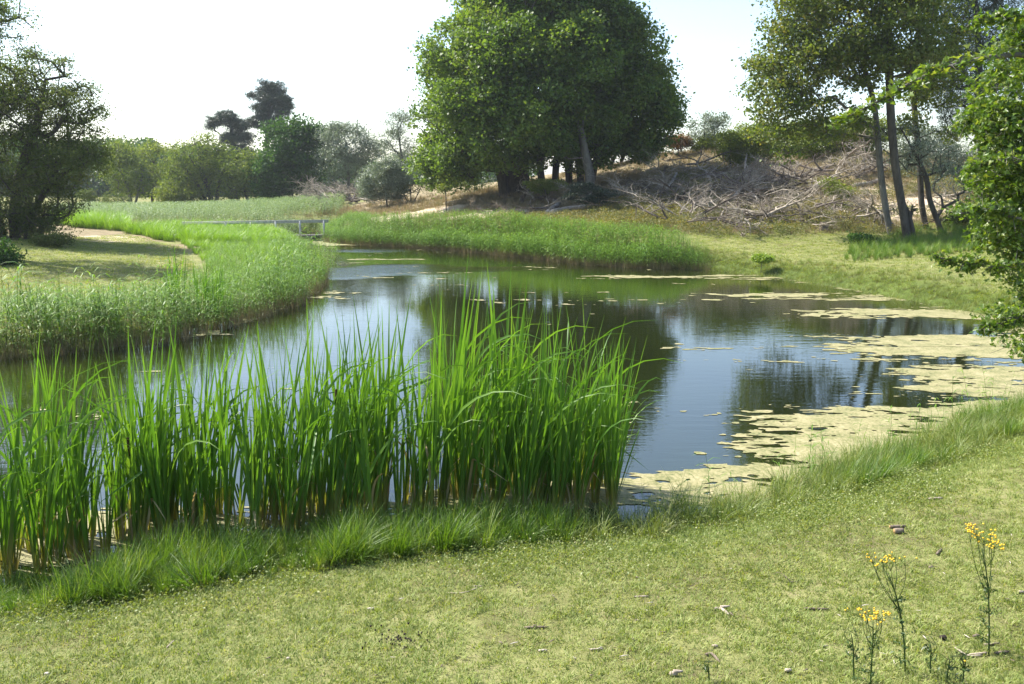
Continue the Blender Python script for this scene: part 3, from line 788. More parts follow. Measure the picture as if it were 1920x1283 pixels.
crownB = [lob(1680, 60, 75, 70, YR - 1, 2.4), lob(1650, -40, 90, 60, YR - 1, 2.4), lob(1720, 120, 50, 45, YR - 1, 1.8), lob(1640, 110, 50, 36, YR - 1, 1.8), lob(1700, -20, 80, 60, YR - 1, 2)]
make_tree('poplar_tree', D(1703, 450, YR - 1), [tp([(1703, 452), (1692, 390), (1680, 320), (1672, 240), (1668, 160), (1668, 70), (1662, -20), (1660, -80)], .165, YR - 1)], crownB, 420, 38, .46, .125, (M['poplar'], M['bark_dark']),
          'tall tree with the thickest dark trunk of the group on the right bank', 'tree', seed=72, shell=.3, aspect=.85, rmin=.012)
crownC = [lob(1745, 130, 55, 50, YR + 1, 2), lob(1760, 50, 60, 60, YR + 1, 2), lob(1740, 190, 40, 24, YR + 1, 1.6, .9), lob(1700, 240, 40, 20, YR + 1, 1.4, .6), lob(1770, 250, 30, 20, YR + 1, 1.2, .7), lob(1740, -40, 60, 50, YR + 1, 2)]
make_tree('poplar_tree', D(1737, 445, YR + 1), [tp([(1737, 445), (1728, 380), (1724, 300), (1716, 220), (1712, 150), (1722, 60), (1730, -30)], .125, YR + 1)], crownC, 260, 40, .46, .125, (M['poplar'], M['bark_dark']),
          'dark trunk third from the left in the right bank group', 'tree', seed=73, shell=.3, aspect=.85, rmin=.012)
make_tree('leaning_tree', D(1768, 443, YR), [tp([(1768, 443), (1752, 400), (1742, 370), (1735, 330), (1700, 260), (1670, 210)], .11), tp([(1766, 440), (1758, 420), (1762, 395), (1795, 375)], .07)],
          [lob(1690, 270, 50, 40, YR, 1.6), lob(1740, 300, 50, 34, YR, 1.6), lob(1780, 340, 40, 30, YR, 1.4)], 110, 36, .4, .1, (M['silver'], M['bark_dark']),
          'crooked small tree bending left behind the trunks of the right bank group', 'tree', seed=74, aspect=.35, rmin=.012)
make_tree('dark_snag', D(1708, 452, YR - .8), [tp([(1715, 450), (1708, 420), (1700, 390)], .11, YR - .8)], [lob(1702, 392, 14, 12, YR - .8, .4)], 8, 10, .25, .1, (M['poplar'], M['bark_dark']),
          'short dark stem leaning against the thickest trunk of the right bank group', 'tree', seed=75)
# pine behind on the right
pads = [(1800, 40, 60, 30), (1840, 90, 60, 30), (1780, 120, 50, 26), (1830, 150, 60, 30), (1760, 165, 40, 22), (1800, 200, 50, 26), (1850, 220, 50, 30), (1790, 245, 26, 10), (1740, 150, 26, 16), (1860, 30, 60, 40), (1810, -30, 80, 40), (1900, 150, 60, 60)]
make_tree('pine_tree', D(1860, 440, 42), [trunk_px([(1850, 445), (1850, 350), (1842, 250), (1835, 120), (1830, 0), (1828, -60)], 42, .24)], [lob(a, b2, rx, ry, 42, 1.6) for a, b2, rx, ry in pads], 420, 90, .46, .2, (M['pine'], M['bark_dark']),
          'dark drooping pine behind the near leafy branches at upper right', 'tree', seed=76, shell=.2, aspect=.14, flat=.6, rmin=.015)
# grey shrubs and hawthorns on the dune
simple('hawthorn_bush', 1395, 320, 54, [(1400, 262, 42, 26), (1365, 270, 32, 20), (1425, 280, 30, 22), (1385, 290, 30, 18), (1400, 300, 24, 16)], 260, 50, .45, .12, M['haw'], M['bark_dark'], 'olive green hawthorn bush on the dune ridge left of the tall slim trees', tr=.09, seed=81, stems=[[(1410, 335), (1405, 310), (1400, 270)], [(1372, 318), (1368, 300), (1366, 275)]])
simple('hawthorn_bush', 1325, 300, 60, [(1320, 235, 30, 18), (1340, 222, 28, 12), (1310, 262, 28, 18), (1345, 250, 20, 14)], 90, 36, .45, .12, M['silver'], M['bark_grey'], 'airy grey-green bush on the skyline between the big tree and the hawthorn', tr=.07, seed=82)
simple('hawthorn_bush', 1480, 300, 58, [(1475, 262, 50, 26), (1440, 250, 30, 18), (1510, 250, 40, 24)], 240, 50, .48, .13, M['haw'], M['bark_dark'], 'pale green bush on the skyline under the hanging poplar leaves', tr=.08, seed=181)
simple('hawthorn_bush', 1350, 296, 60, [(1345, 268, 34, 16), (1318, 276, 20, 9)], 120, 44, .42, .12, M['haw'], M['bark_dark'], 'low yellowish bush on the skyline left of the hawthorn', tr=.06, seed=182)
simple('rust_bush', 1272, 284, 60, [(1272, 266, 22, 13)], 50, 50, .35, .13, M['rustbush'], M['bark_dark'], 'small rust-brown bush on the dune top beside the big tree', tr=.04, seed=83)
simple('hawthorn_bush', 1560, 300, 55, [(1545, 262, 55, 28), (1600, 258, 52, 30), (1500, 270, 40, 24), (1635, 275, 30, 24), (1580, 240, 60, 20), (1640, 245, 50, 24)], 380, 50, .48, .13, M['haw'], M['bark_dark'], 'green thicket on the ridge behind the tall slim trees', tr=.1, seed=84)
simple('hawthorn_bush', 1770, 330, 50, [(1750, 290, 60, 36), (1800, 310, 50, 36), (1700, 300, 30, 26), (1850, 320, 60, 40), (1720, 260, 40, 30)], 380, 50, .45, .12, M['silver'], M['bark_grey'], 'grey-green shrub on the slope behind the right bank trunks', tr=.08, seed=85, aspect=.4)
simple('bramble_bush', 1870, 430, 38, [(1850, 400, 60, 36), (1920, 380, 60, 60), (1800, 430, 26, 16)], 220, 50, .4, .11, M['olive'], M['bark_dark'], 'dark undergrowth on the slope at the right edge behind the leafy branches', tr=.06, seed=86)
simple('bramble_bush', 1590, 382, 45, [(1578, 362, 20, 16), (1560, 345, 14, 10)], 30, 40, .3, .12, M['haw'], M['bark_dark'], 'small bright green sapling growing through the dead branches', tr=.03, seed=87)
simple('bramble_bush', 1620, 470, 35, [(1612, 462, 22, 10)], 24, 60, .22, .1, M['darkgreen'], M['bark_dark'], 'low green bramble clump left of the tall trunks on the lawn edge', tr=.02, seed=88)
# small conifer shrubs in front of the big tree
simple('spruce_shrub', 1105, 400, 45.5, [(1100, 365, 42, 17), (1140, 360, 26, 9), (1090, 350, 30, 8), (1115, 378, 22, 10)], 130, 80, .26, .09, M['pine'], M['bark_dark'], 'dark flat-branched evergreen shrub at the foot of the broken trunk', tr=.05, seed=89, aspect=.3, flat=.3)
simple('spruce_shrub', 1030, 365, 49, [(1010, 345, 26, 9), (1040, 345, 22, 8), (1020, 355, 24, 7)], 70, 60, .26, .1, M['haw'], M['bark_dark'], 'light green low evergreen shrub right of the big trunk', tr=.04, seed=90, flat=.35)
simple('thorn_bush', 1095, 330, 52, [(1092, 315, 12, 18)], 24, 40, .25, .1, M['haw'], M['bark_dark'], 'small yellowish bush just left of the broken trunk', tr=.03, seed=94)
simple('thorn_sapling', 837, 395, 50, [(833, 352, 14, 6)], 12, 40, .2, .1, M['haw'], M['bark_dark'], 'little sapling with one bare stem under the left of the big tree', tr=.03, seed=95, stems=[[(837, 385), (836, 365), (834, 352)]])
scrub(890, 360, 60, 34, 13, M['olive'], 'greyish scrub under the left limbs of the big tree', 96, leaf=.1, n=60, per=24)
scrub(770, 362, 62, 40, 12, M['olive'], 'brownish thicket at the foot of the silvery shrub', 97, leaf=.1, n=60, per=22)
simple('lime_shrub', 1428, 489, 30.5, [(1428, 485, 18, 6), (1420, 487, 10, 5), (1438, 487, 9, 4)], 60, 70, .14, .06, M['limeshrub'], M['bark_grey'], 'small bright lime-green bush alone on the far lawn', tr=.012, seed=98)

# ------------------------------------------------------------------ dead wood
def dead_branch(seed, L=3.0, r0=0.05, depth=3, spread=0.9, lean=(1, 0, .25), kink=.25):
    r = np.random.default_rng(seed)
    parts = []
    def rec(p, d, L, rad, dep):
        n = 6 if dep > 1 else 4
        pts = [p]; dd = d.copy()
        for i in range(n):
            dd = unit(dd + r.normal(size=3) * kink)
            pts.append(pts[-1] + dd * L / n)
        pts = np.array(pts)
        rr = np.linspace(rad, rad * .35, n + 1)
        parts.append(sweep(pts, rr, 6 if rad > .04 else (4 if rad > .015 else 3), seed=int(r.integers(1e6)), rough=.12, caps=False))
        if dep > 0:
            for i in range(1, n + 1):
                for _ in range(1 if r.random() < (.8 if dep > 1 else .45) else (2 if dep > 1 else 0)):
                    nd = unit(dd * .7 + r.normal(size=3) * spread + np.array([0, 0, .25]))
                    rec(pts[i], nd, L * (.35 + .3 * r.random()), rr[i] * .6, dep - 1)
    rec(np.zeros(3), unit(np.array(lean, float)), L, r0, depth)
    return merge(parts)
variants = []
for k in range(9):
    V, Fs = dead_branch(200 + k, L=2.6 + .5 * (k % 3), r0=.055 + .035 * (k % 3), depth=2 + (k % 2), lean=(1, .2 * (k % 3 - 1), .18))
    variants.append((make_mesh('dead_branch', V, Fs, None, M['deadwood'] if k % 2 else M['deadwood_brown'], True)))
def place_branch(px, py, k, sc, rz, tiltx=0.0, lift=.05):
    p_ = on(px, py)
    o = link('dead_branch', variants[k], None, (p_[0], p_[1], p_[2] + lift))
    o.rotation_euler = (tiltx * .5, random.uniform(-.15, .1), rz); o.scale = (sc * 1.15, sc, sc * .7)
    return o
rr = random.Random(5)
def fill(n, quad, label, group, smin, smax):
    for i in range(n):
        a, b2 = rr.random(), rr.random()
        (x0, y0), (x1, y1), (x2, y2), (x3, y3) = quad
        px = (x0 * (1 - a) + x1 * a) * (1 - b2) + (x3 * (1 - a) + x2 * a) * b2
        py = (y0 * (1 - a) + y1 * a) * (1 - b2) + (y3 * (1 - a) + y2 * a) * b2
        o = place_branch(px, py, rr.randrange(9), rr.uniform(smin, smax), rr.choice([0, math.pi]) + rr.gauss(.2, .7), rr.uniform(-.6, .6), rr.uniform(.02, .55))
        tag(o, label, 'branch', group)
fill(36, [(1200, 340), (1330, 300), (1340, 350), (1230, 400)], 'bleached dead branch lying on the dune slope right of the big tree', 'dead branches on the dune right of the big tree', .5, .9)
fill(44, [(1400, 350), (1600, 310), (1610, 345), (1440, 385)], 'bleached dead branch in the dense tangle high on the dune', 'dead branches tangled high on the dune', .5, 1.0)
fill(42, [(1240, 400), (1420, 350), (1440, 400), (1280, 440)], 'grey dead branch on the lower dune slope above the reeds', 'dead branches low on the dune above the reeds', .5, .95)
fill(54, [(1380, 410), (1660, 390), (1670, 440), (1400, 445)], 'dead branch lying in the herbs at the foot of the dune', 'dead branches at the foot of the dune', .35, .8)
fill(16, [(1620, 310), (1700, 320), (1690, 400), (1640, 380)], 'dead branch lying behind the tall slim trunks', 'dead branches behind the tall trunks', .4, .8)
fill(14, [(1740, 380), (1850, 370), (1860, 440), (1750, 440)], 'dark dead branch behind the leafy branches at right', 'dead branches at the right edge of the dune', .4, .8)
fill(46, [(572, 392), (700, 388), (715, 372), (600, 366)], 'grey dead branch in the brushwood pile left of the silvery shrub', 'dead branches in the left brushwood pile', .6, 1.1)
fill(12, [(990, 385), (1180, 370), (1200, 395), (1020, 405)], 'dead branch lying in front of the dark evergreen shrub', 'dead branches by the evergreen shrub', .35, .7)
fill(8, [(860, 400), (960, 385), (970, 398), (880, 412)], 'small dead branch on the bare slope below the big tree', 'dead branches on the bare slope below the big tree', .18, .35)

def log_px(pts, r0, r1, label, mat='deadwood', name='fallen_log', lift=.1, k=8):
    """a fallen trunk through terrain pixels; optional third value lifts the point off the ground"""
    P = []
    for q in pts:
        p_ = on(q[0], q[1]); P.append(p_ + np.array([0, 0, lift + (q[2] if len(q) > 2 else 0)]))
    P = smooth_path(np.array(P), 9)
    base = P[0].copy()
    V, Fs = sweep(P - base, np.linspace(r0, r1, len(P)) * 1.3, k, seed=len(label), rough=.14)
    return tag(link(name, make_mesh(name, V, Fs, None, M[mat], True), None, base), label, 'log')
log_px([(1036, 404), (1062, 398), (1110, 392), (1150, 384), (1205, 372)], .16, .08, 'longest bleached trunk lying in front of the evergreen shrub')
log_px([(1027, 404), (1036, 395), (1048, 386)], .14, .10, 'short thick bleached stub at the left end of the fallen wood')
log_px([(1013, 376), (1030, 380), (1046, 383)], .14, .12, 'short dark log above the bleached stub', 'deadwood_brown')
log_px([(1148, 386), (1160, 388), (1172, 397)], .16, .14, 'dark curved log right of the evergreen shrub', 'deadwood_brown')
log_px([(1160, 408), (1190, 392), (1225, 374, .1), (1250, 366, .2), (1268, 345, .5)], .11, .05, 'long grey trunk slanting up the slope right of the evergreen shrub')
log_px([(1240, 421), (1265, 404), (1300, 388), (1322, 372, .3)], .12, .06, 'grey leaning trunk just above the reeds below the dune tangle')
log_px([(1434, 352), (1460, 345), (1490, 338)], .2, .14, 'thick bleached trunk end in the tangle high on the dune')
log_px([(1366, 385), (1395, 370), (1425, 366), (1455, 360)], .14, .07, 'bleached trunk crossing the middle of the dune slope')
log_px([(1475, 372), (1455, 362), (1438, 368)], .09, .06, 'curved bleached branch below the thick trunk end')
log_px([(1430, 366), (1400, 358), (1396, 330, .4), (1400, 315, .9)], .09, .03, 'upright forked bleached branch on the dune slope', name='dead_limb')
log_px([(1362, 408), (1395, 412), (1415, 414)], .09, .05, 'dark crooked branch low on the dune', 'deadwood_brown', name='dead_limb')
log_px([(1385, 392), (1400, 402), (1418, 408)], .08, .05, 'dark short branch above the crooked one low on the dune', 'deadwood_brown', name='dead_limb')
log_px([(1500, 336), (1540, 318), (1575, 310)], .1, .05, 'bleached trunk climbing to the ridge behind the tangle')
log_px([(1250, 388), (1300, 376), (1340, 366)], .09, .05, 'bleached trunk lying flat in the middle of the lower tangle')
log_px([(1600, 352), (1630, 348), (1650, 340)], .1, .07, 'pale log left of the leftmost tall trunk')
log_px([(590, 385), (560, 384), (548, 386)], .16, .12, 'pale log at the left end of the brushwood pile')
log_px([(668, 380), (640, 362, .3), (622, 352, .5)], .09, .05, 'dark limb leaning out of the brushwood pile', 'deadwood_brown', name='dead_limb')
log_px([(640, 372), (625, 366, .3), (650, 350, .9), (690, 345, 1.2)], .09, .05, 'pale limb arching over the brushwood pile', name='dead_limb')

def stump(px, py, h, r, label, mat='deadwood_brown', lean=(0, 0)):
    p_ = on(px, py)
    P = np.array([[0, 0, -.1], [lean[0] * .5, lean[1] * .5, h * .5], [lean[0], lean[1], h]])
    P = smooth_path(P, 6)
    V, Fs = sweep(P, np.array([1.25, 1.08, 1, 1, .98, .95]) * r, 10, seed=int(px), rough=.1)
    return tag(link('tree_stump', make_mesh('stump', V, Fs, None, M[mat], True), None, p_), label, 'stump')
stump(1534, 402, .55, .2, 'dark tree stump in the middle of the dune slope')
stump(1544, 432, .35, .2, 'short tree stump at the foot of the dune')
stump(606, 398, .6, .16, 'brown stump in front of the brushwood pile')
stump(975, 382, .75, .11, 'small leaning grey stump left of the dark log', lean=(.35, 0))
stump(1466, 408, .5, .16, 'dark stump beside the crooked branches low on the dune')
# broken trunk
p0 = D(1108, 345, 49.5); p0[2] = h1(p0[0], p0[1])
path = np.array([p0 - [0, 0, .2], D(1106, 330, 49.5), D(1098, 290, 49.5), D(1093, 262, 49.5), D(1089, 240, 49.5)])
P = smooth_path(path, 12) - p0
root = empty('broken_trunk', p0); tag(root, 'tall snapped-off grey trunk leaning left in front of the big tree', 'dead tree')
V, Fs = sweep(P, np.linspace(.27, .17, 12), 10, seed=4, rough=.14)
link('trunk', make_mesh('broken_trunk', V, Fs, None, M['bark_grey'], True), root)
for k, (dx, hh_) in enumerate([(-.12, .55), (.1, .75), (.0, .35)]):
    q = P[-1] + np.array([dx, 0, -.1])
    V, Fs = sweep(np.array([q, q + [dx * .2, 0, hh_ * .5], q + [dx * .4, 0, hh_]]), [.08, .06, .01], 5, seed=k)
    link('splinter', make_mesh('splinter', V, Fs, None, M['bark_grey'], True), root)
V, Fs = dead_branch(300, L=1.3, r0=.03, depth=2, lean=(-1, 0, .1)); link('branch', make_mesh('twig', V + P[5], Fs, None, M['deadwood'], True), root)

# ------------------------------------------------------------------ scatter through geometry nodes
SRC = {}
def source(key, meshes):
    col = bpy.data.collections.new('source_' + key)
    for i, me in enumerate(meshes):
        o = bpy.data.objects.new('%s_source_%02d' % (key, i), me); col.objects.link(o)
    SRC[key] = (col, len(meshes)); return col
def scatter(name, key, P, scale, label, cat, rot=None, tilt=.12, seed=0, lean=(0, 0)):
    col, nv = SRC[key]
    r = np.random.default_rng(seed); n = len(P)
    me = bpy.data.meshes.new(name + '_points'); me.vertices.add(n); me.vertices.foreach_set('co', np.asarray(P, np.float32).ravel())
    R = np.column_stack([r.normal(size=n) * tilt + lean[1], r.normal(size=n) * tilt + lean[0], r.random(n) * 6.283 if rot is None else rot])
    a = me.attributes.new('rot', 'FLOAT_VECTOR', 'POINT'); a.data.foreach_set('vector', R.astype(np.float32).ravel())
    a = me.attributes.new('scl', 'FLOAT', 'POINT'); a.data.foreach_set('value', np.asarray(scale, np.float32))
    a = me.attributes.new('pick', 'INT', 'POINT'); a.data.foreach_set('value', r.integers(0, nv, n).astype(np.int32))
    o = link(name, me)
    ng = bpy.data.node_groups.new('scatter_' + name, 'GeometryNodeTree')
    ng.interface.new_socket('Geometry', in_out='INPUT', socket_type='NodeSocketGeometry')
    ng.interface.new_socket('Geometry', in_out='OUTPUT', socket_type='NodeSocketGeometry')
    gi = ng.nodes.new('NodeGroupInput'); go = ng.nodes.new('NodeGroupOutput')
    ip = ng.nodes.new('GeometryNodeInstanceOnPoints'); ci = ng.nodes.new('GeometryNodeCollectionInfo')
    ci.inputs['Collection'].default_value = col
    ci.inputs['Separate Children'].default_value = True; ci.inputs['Reset Children'].default_value = True
    ip.inputs['Pick Instance'].default_value = True
    def na(nm, ty):
        q = ng.nodes.new('GeometryNodeInputNamedAttribute'); q.data_type = ty; q.inputs['Name'].default_value = nm
        return [s for s in q.outputs if s.enabled and s.name == 'Attribute'][0]
    L = ng.links
    L.new(gi.outputs[0], ip.inputs['Points']); L.new(ci.outputs[0], ip.inputs['Instance'])
    L.new(na('pick', 'INT'), ip.inputs['Instance Index']); L.new(na('rot', 'FLOAT_VECTOR'), ip.inputs['Rotation'])
    L.new(na('scl', 'FLOAT'), ip.inputs['Scale']); L.new(ip.outputs[0], go.inputs[0])
    md = o.modifiers.new('scatter', 'NODES'); md.node_group = ng
    tag(o, label, cat, kind='stuff')
    return o
def blades(n, hmin, hmax, w, spread, lean, seed, segs=3, splay=.5):
    """a tuft of curved tapering blades; attributes v (base..tip) and tint"""
    r = np.random.default_rng(seed)
    V, F, vv, tt = [], [], [], []
    for i in range(n):
        az = r.random() * 6.283; rad = spread * math.sqrt(r.random())
        b_ = np.array([math.cos(az) * rad, math.sin(az) * rad, -.01])
        a2 = az + r.normal() * .8
        L = r.uniform(hmin, hmax); out_ = splay * r.random() + lean
        d = np.array([math.cos(a2), math.sin(a2), 0]); sd_ = np.array([-d[1], d[0], 0])
        t0 = r.random(); off = len(V)
        for s in range(segs + 1):
            t = s / segs
            c_ = b_ + np.array([0, 0, 1]) * L * (t - .35 * out_ * t * t) + d * L * out_ * t * t * .9
            ww = w * (1 - t ** 1.6) * (.7 + .6 * r.random() if s == 0 else 1) * .5
            if s < segs:
                V += [c_ - sd_ * ww, c_ + sd_ * ww]; vv += [t, t]; tt += [t0, t0]
            else:
                V.append(c_); vv.append(t); tt.append(t0)
        for s in range(segs - 1):
            q = off + 2 * s; F.append((q, q + 1, q + 3, q + 2))
        q = off + 2 * (segs - 1)
        F.append((q, q + 1, q + 2, q + 2))
    Fq = np.array([f for f in F if f[2] != f[3]]).reshape(-1, 4); Ft = np.array([f[:3] for f in F if f[2] == f[3]])
    return np.array(V), [Fq, Ft], dict(v=vv, tint=tt)
def reed_plant(seed, h=1.2, nl=9, lw=.022, ll=.38):
    r = np.random.default_rng(seed)
    V, Fq, Ft, vv, tt = [], [], [], [], []
    bend = r.normal(size=2) * .07
    def stem(t): return np.array([bend[0] * t * t, bend[1] * t * t, h * t])
    k = 3
    for s in range(5):
        t = s / 4
        for q in range(k):
            an = q * 2.094; rr_ = .006 * (1 - .6 * t)
            V.append(stem(t) + [math.cos(an) * rr_, math.sin(an) * rr_, 0]); vv.append(t * .9); tt.append(.3)
    for s in range(4):
        for q in range(k): Fq.append((s * k + q, s * k + (q + 1) % k, (s + 1) * k + (q + 1) % k, (s + 1) * k + q))
    az = r.random() * 6.283
    for i in range(nl):
        t = .25 + .75 * (i + r.random() * .5) / nl
        az += 2.6 + r.normal() * .5
        L = ll * (.6 + .6 * r.random()); p_ = stem(min(t, 1))
        d = np.array([math.cos(az), math.sin(az), 0]); sd_ = np.array([-d[1], d[0], 0])
        e = .9 - .2 * t; off = len(V); tl = r.random()
        for s, (f, w_) in enumerate([(0, .3), (.35, 1), (.7, .8), (1, 0)]):
            c_ = p_ + d * L * f * (.55 + .3 * f) + np.array([0, 0, 1]) * L * (e * f - .75 * f * f)
            c_[2] = max(c_[2], .02)
            if w_ > 0:
                V += [c_ - sd_ * lw * w_ * .5, c_ + sd_ * lw * w_ * .5]; vv += [max(t, .35 if t > .35 else t)] * 2; tt += [tl, tl]
            else: V.append(c_); vv.append(t); tt.append(tl)
        Fq += [(off, off + 1, off + 3, off + 2), (off + 2, off + 3, off + 5, off + 4)]; Ft.append((off + 4, off + 5, off + 6))
    return np.array(V), [np.array(Fq), np.array(Ft)], dict(v=vv, tint=tt)
def mk(name, t, mat): return make_mesh(name, t[0], t[1], t[2], mat)
source('reed', [mk('reed', reed_plant(i, 1.15 + .05 * (i % 3)), M['reed']) for i in range(7)])
source('reed_pale', [mk('reed', reed_plant(i + 20, 1.3, 9, .04, .5), M['reed_pale']) for i in range(5)])
source('sedge', [mk('sedge', blades(26, .45, .8, .014, .12, .25, 40 + i, 4, .6), M['sedge']) for i in range(5)])
source('rush', [mk('rush', blades(40, .25, .62, .009, .08, .1, 50 + i, 4, .8), M['rush']) for i in range(6)])
source('fringe', [mk('fringe', blades(22, .14, .46, .008, .09, .15, 60 + i, 4, .95), M['fringe']) for i in range(6)])
source('turf', [mk('turf', blades(30, .014, .042, .0055, .07, .5, 70 + i, 2, 1.1), M['turf']) for i in range(8)])
source('drygrass', [mk('drygrass', blades(26, .12, .34, .012, .16, .1, 80 + i, 3, .6), M['drygrass']) for i in range(5)])
def herb_mesh(seed, h=.4, n=60, leaf=.05):
    r = np.random.default_rng(seed); C = r.normal(size=(n, 3)) * [.12, .12, .0]; C[:, 2] = h * r.random(n) ** .6
    V, F = leaf_quads(C, leaf, .5, seed, .3)
    return V, [F], dict(tint=np.repeat(r.random(n) * .3 + .7 * C[:, 2] / h, 4), v=np.ones(n * 4))
source('herb', [mk('herb', herb_mesh(90 + i), M['herb']) for i in range(5)])
source('clover', [mk('clover', herb_mesh(95 + i, .05, 34, .017), M['fringe']) for i in range(4)])

def in_poly(X, Y, poly):
    ins = np.zeros(X.shape, bool); n = len(poly)
    for i in range(n):
        ax, ay = poly[i]; bx, by = poly[(i + 1) % n]
        c_ = ((ay > Y) != (by > Y))
        with np.errstate(divide='ignore', invalid='ignore'):
            ins ^= c_ & (X < (bx - ax) * (Y - ay) / (by - ay) + ax)
    return ins
def sample(poly_px, dens, seed, z=0.0, filt=None, clump=None):
    poly = np.array([G(a, b2, z)[:2] for a, b2 in poly_px])
    r = np.random.default_rng(seed)
    lo, hi = poly.min(0), poly.max(0)
    n = int((hi - lo).prod() * dens)
    P = lo + r.random((n, 2)) * (hi - lo)
    P = P[in_poly(P[:, 0], P[:, 1], poly)]
    if clump:
        f = fbm(P[:, 0] * clump[0], P[:, 1] * clump[0], seed, 3)
        P = P[f + r.random(len(P)) * clump[2] > clump[1]]
    sd = shore_sd(P[:, 0], P[:, 1])
    if filt is not None:
        k = filt(P[:, 0], P[:, 1], sd, r); P = P[k]; sd = sd[k]
    Z = hgt(P[:, 0], P[:, 1], sd)
    return np.column_stack([P, np.maximum(Z, -0.12)]), sd, r

# left bank reeds
poly = [(-500, 770), (-200, 708), (0, 678), (200, 660), (330, 644), (430, 616), (560, 579), (612, 535), (612, 488), (590, 466), (545, 452), (470, 448), (430, 470), (400, 500), (385, 540), (300, 590), (150, 606), (0, 618), (-200, 630), (-500, 660)]
P, sd, r = sample(poly, 70, 1, clump=(1.3, .36, .35))
dep = sst(.0, 2.5, sd)
scatter('reed_bed', 'reed', P, (.95 - .35 * dep) * np.interp(P[:, 1], [19, 25, 34], [.9, .7, .45]) * (.6 + .6 * r.random(len(P))) * (.7 + .6 * fbm(P[:, 0] * 1.4, P[:, 1] * 1.4, 8)), 'green reed bed with brown stalks along the left bank', 'reeds', seed=2, lean=(.08, 0))
P3, sd3, r3 = sample(poly, 5, 131, clump=(1.0, .5, .2), filt=lambda X, Y, sd, r: (Y < 30) & (sd < 1.2))
scatter('tall_reeds', 'reed', P3, 1.05 + .4 * r3.random(len(P3)), 'taller reeds standing out of the left reed bed', 'reeds', seed=132, lean=(.1, 0))
edge = [(a, b2 + 26) for a, b2 in [(200, 640), (330, 622), (430, 596), (560, 560), (620, 500)]] + [(640, 470), (600, 466), (560, 560), (430, 600), (200, 650)]
P3, sd3, r3 = sample(edge, 9, 133, filt=lambda X, Y, sd, r: (sd > -1.1) & (sd < .2))
scatter('sparse_reeds', 'reed', P3, .35 + .5 * r3.random(len(P3)), 'sparse reeds standing in the water off the left point', 'reeds', seed=134)
# dead stalks at the foot of the reeds
source('stalk', [mk('dead_stalk', blades(9, .25, .6, .008, .12, .05, 35 + i, 2, .4), M['drygrass']) for i in range(4)])
P2, sd2, r2 = sample(poly, 55, 101, filt=lambda X, Y, sd, r: sd < .45)
scatter('dead_stalks', 'stalk', P2, .7 + .5 * r2.random(len(P2)), 'brown dead reed stalks along the water edge of the left bank', 'reeds', seed=102)
# bright sedge strip on top of the left bank and peninsula
poly = [(235, 452), (300, 444), (420, 440), (540, 446), (560, 458), (480, 466), (380, 466), (300, 462)]
P, sd, r = sample(poly, 22, 3, .3)
scatter('sedge', 'sedge', P, (.8 + .5 * r.random(len(P))) * np.interp(P[:, 0], [-17, -12.5, -8], [1, .9, .45]), 'bright yellow-green sedge on the left bank in front of the bridge', 'sedge', seed=3, lean=(.15, 0))
poly = [(340, 470), (420, 458), (560, 458), (600, 480), (600, 520), (560, 560), (400, 560), (390, 510)]
P, sd, r = sample(poly, 16, 4, .2)
scatter('meadow_grass', 'sedge', P, .35 + .3 * r.random(len(P)), 'soft green tall grass behind the reeds on the left point', 'grass', seed=4)
# right/far reed bed
poly = [(606, 455), (660, 460), (760, 465), (860, 473), (960, 483), (1100, 499), (1200, 505), (1330, 508), (1320, 494), (1200, 478), (1000, 460), (800, 449), (700, 443), (606, 442)]
P, sd, r = sample(poly, 90, 5, 0, clump=(.7, .30, .5), filt=lambda X, Y, sd, r: sd < 1.7 + r.random(len(X)))
scatter('reed_bed', 'reed', P, .80 * (1 - .3 * sst(.5, 2.5, sd)) * (.8 + .35 * r.random(len(P))) * (.8 + .4 * fbm(P[:, 0] * .6, P[:, 1] * .6, 8)) * np.interp(P[:, 0], [-10, 6.0, 7.9], [.9, 1.12, .35]), 'green reed bed with brown stalks along the far bank below the dune', 'reeds', seed=6, lean=(.1, 0))
P2, sd2, r2 = sample(poly, 55, 103, filt=lambda X, Y, sd, r: sd < .45)
scatter('dead_stalks', 'stalk', P2, .7 + .5 * r2.random(len(P2)), 'brown dead reed stalks along the water edge below the dune', 'reeds', seed=104)
# far bed behind the bridge
poly = [(100, 432), (240, 440), (420, 438), (606, 436), (640, 424), (650, 412), (600, 404), (400, 402), (150, 402), (90, 414)]
P, sd, r = sample(poly, 12, 7, .3, filt=lambda X, Y, sd, r: sd > -.2)
scatter('reed_bed', 'reed_pale', P, .72 * (.8 + .4 * r.random(len(P))), 'pale green reed field behind the footbridge', 'reeds', seed=8)
poly = [(100, 432), (140, 440), (240, 442), (240, 425), (150, 415), (100, 420)]
P, sd, r = sample(poly, 14, 9, .5)
scatter('sedge', 'sedge', P, 1.0 + .5 * r.random(len(P)), 'bright green sedge patch behind the sandy path at left', 'sedge', seed=9)
# low grasses at the right bank water edge
poly = [(1290, 520), (1450, 540), (1600, 566), (1740, 596), (1900, 640), (2060, 660), (2000, 560), (1800, 520), (1600, 500), (1400, 488), (1300, 488)]
P, sd, r = sample(poly, 70, 10, .1, clump=(1.3, .45, .35), filt=lambda X, Y, sd, r: (sd > -.3) & (sd < .9 + r.random(len(X)) * 1.2))
scatter('bank_grass', 'fringe', P, .32 + .45 * r.random(len(P)), 'thin green grass at the water edge of the right bank', 'grass', seed=11)
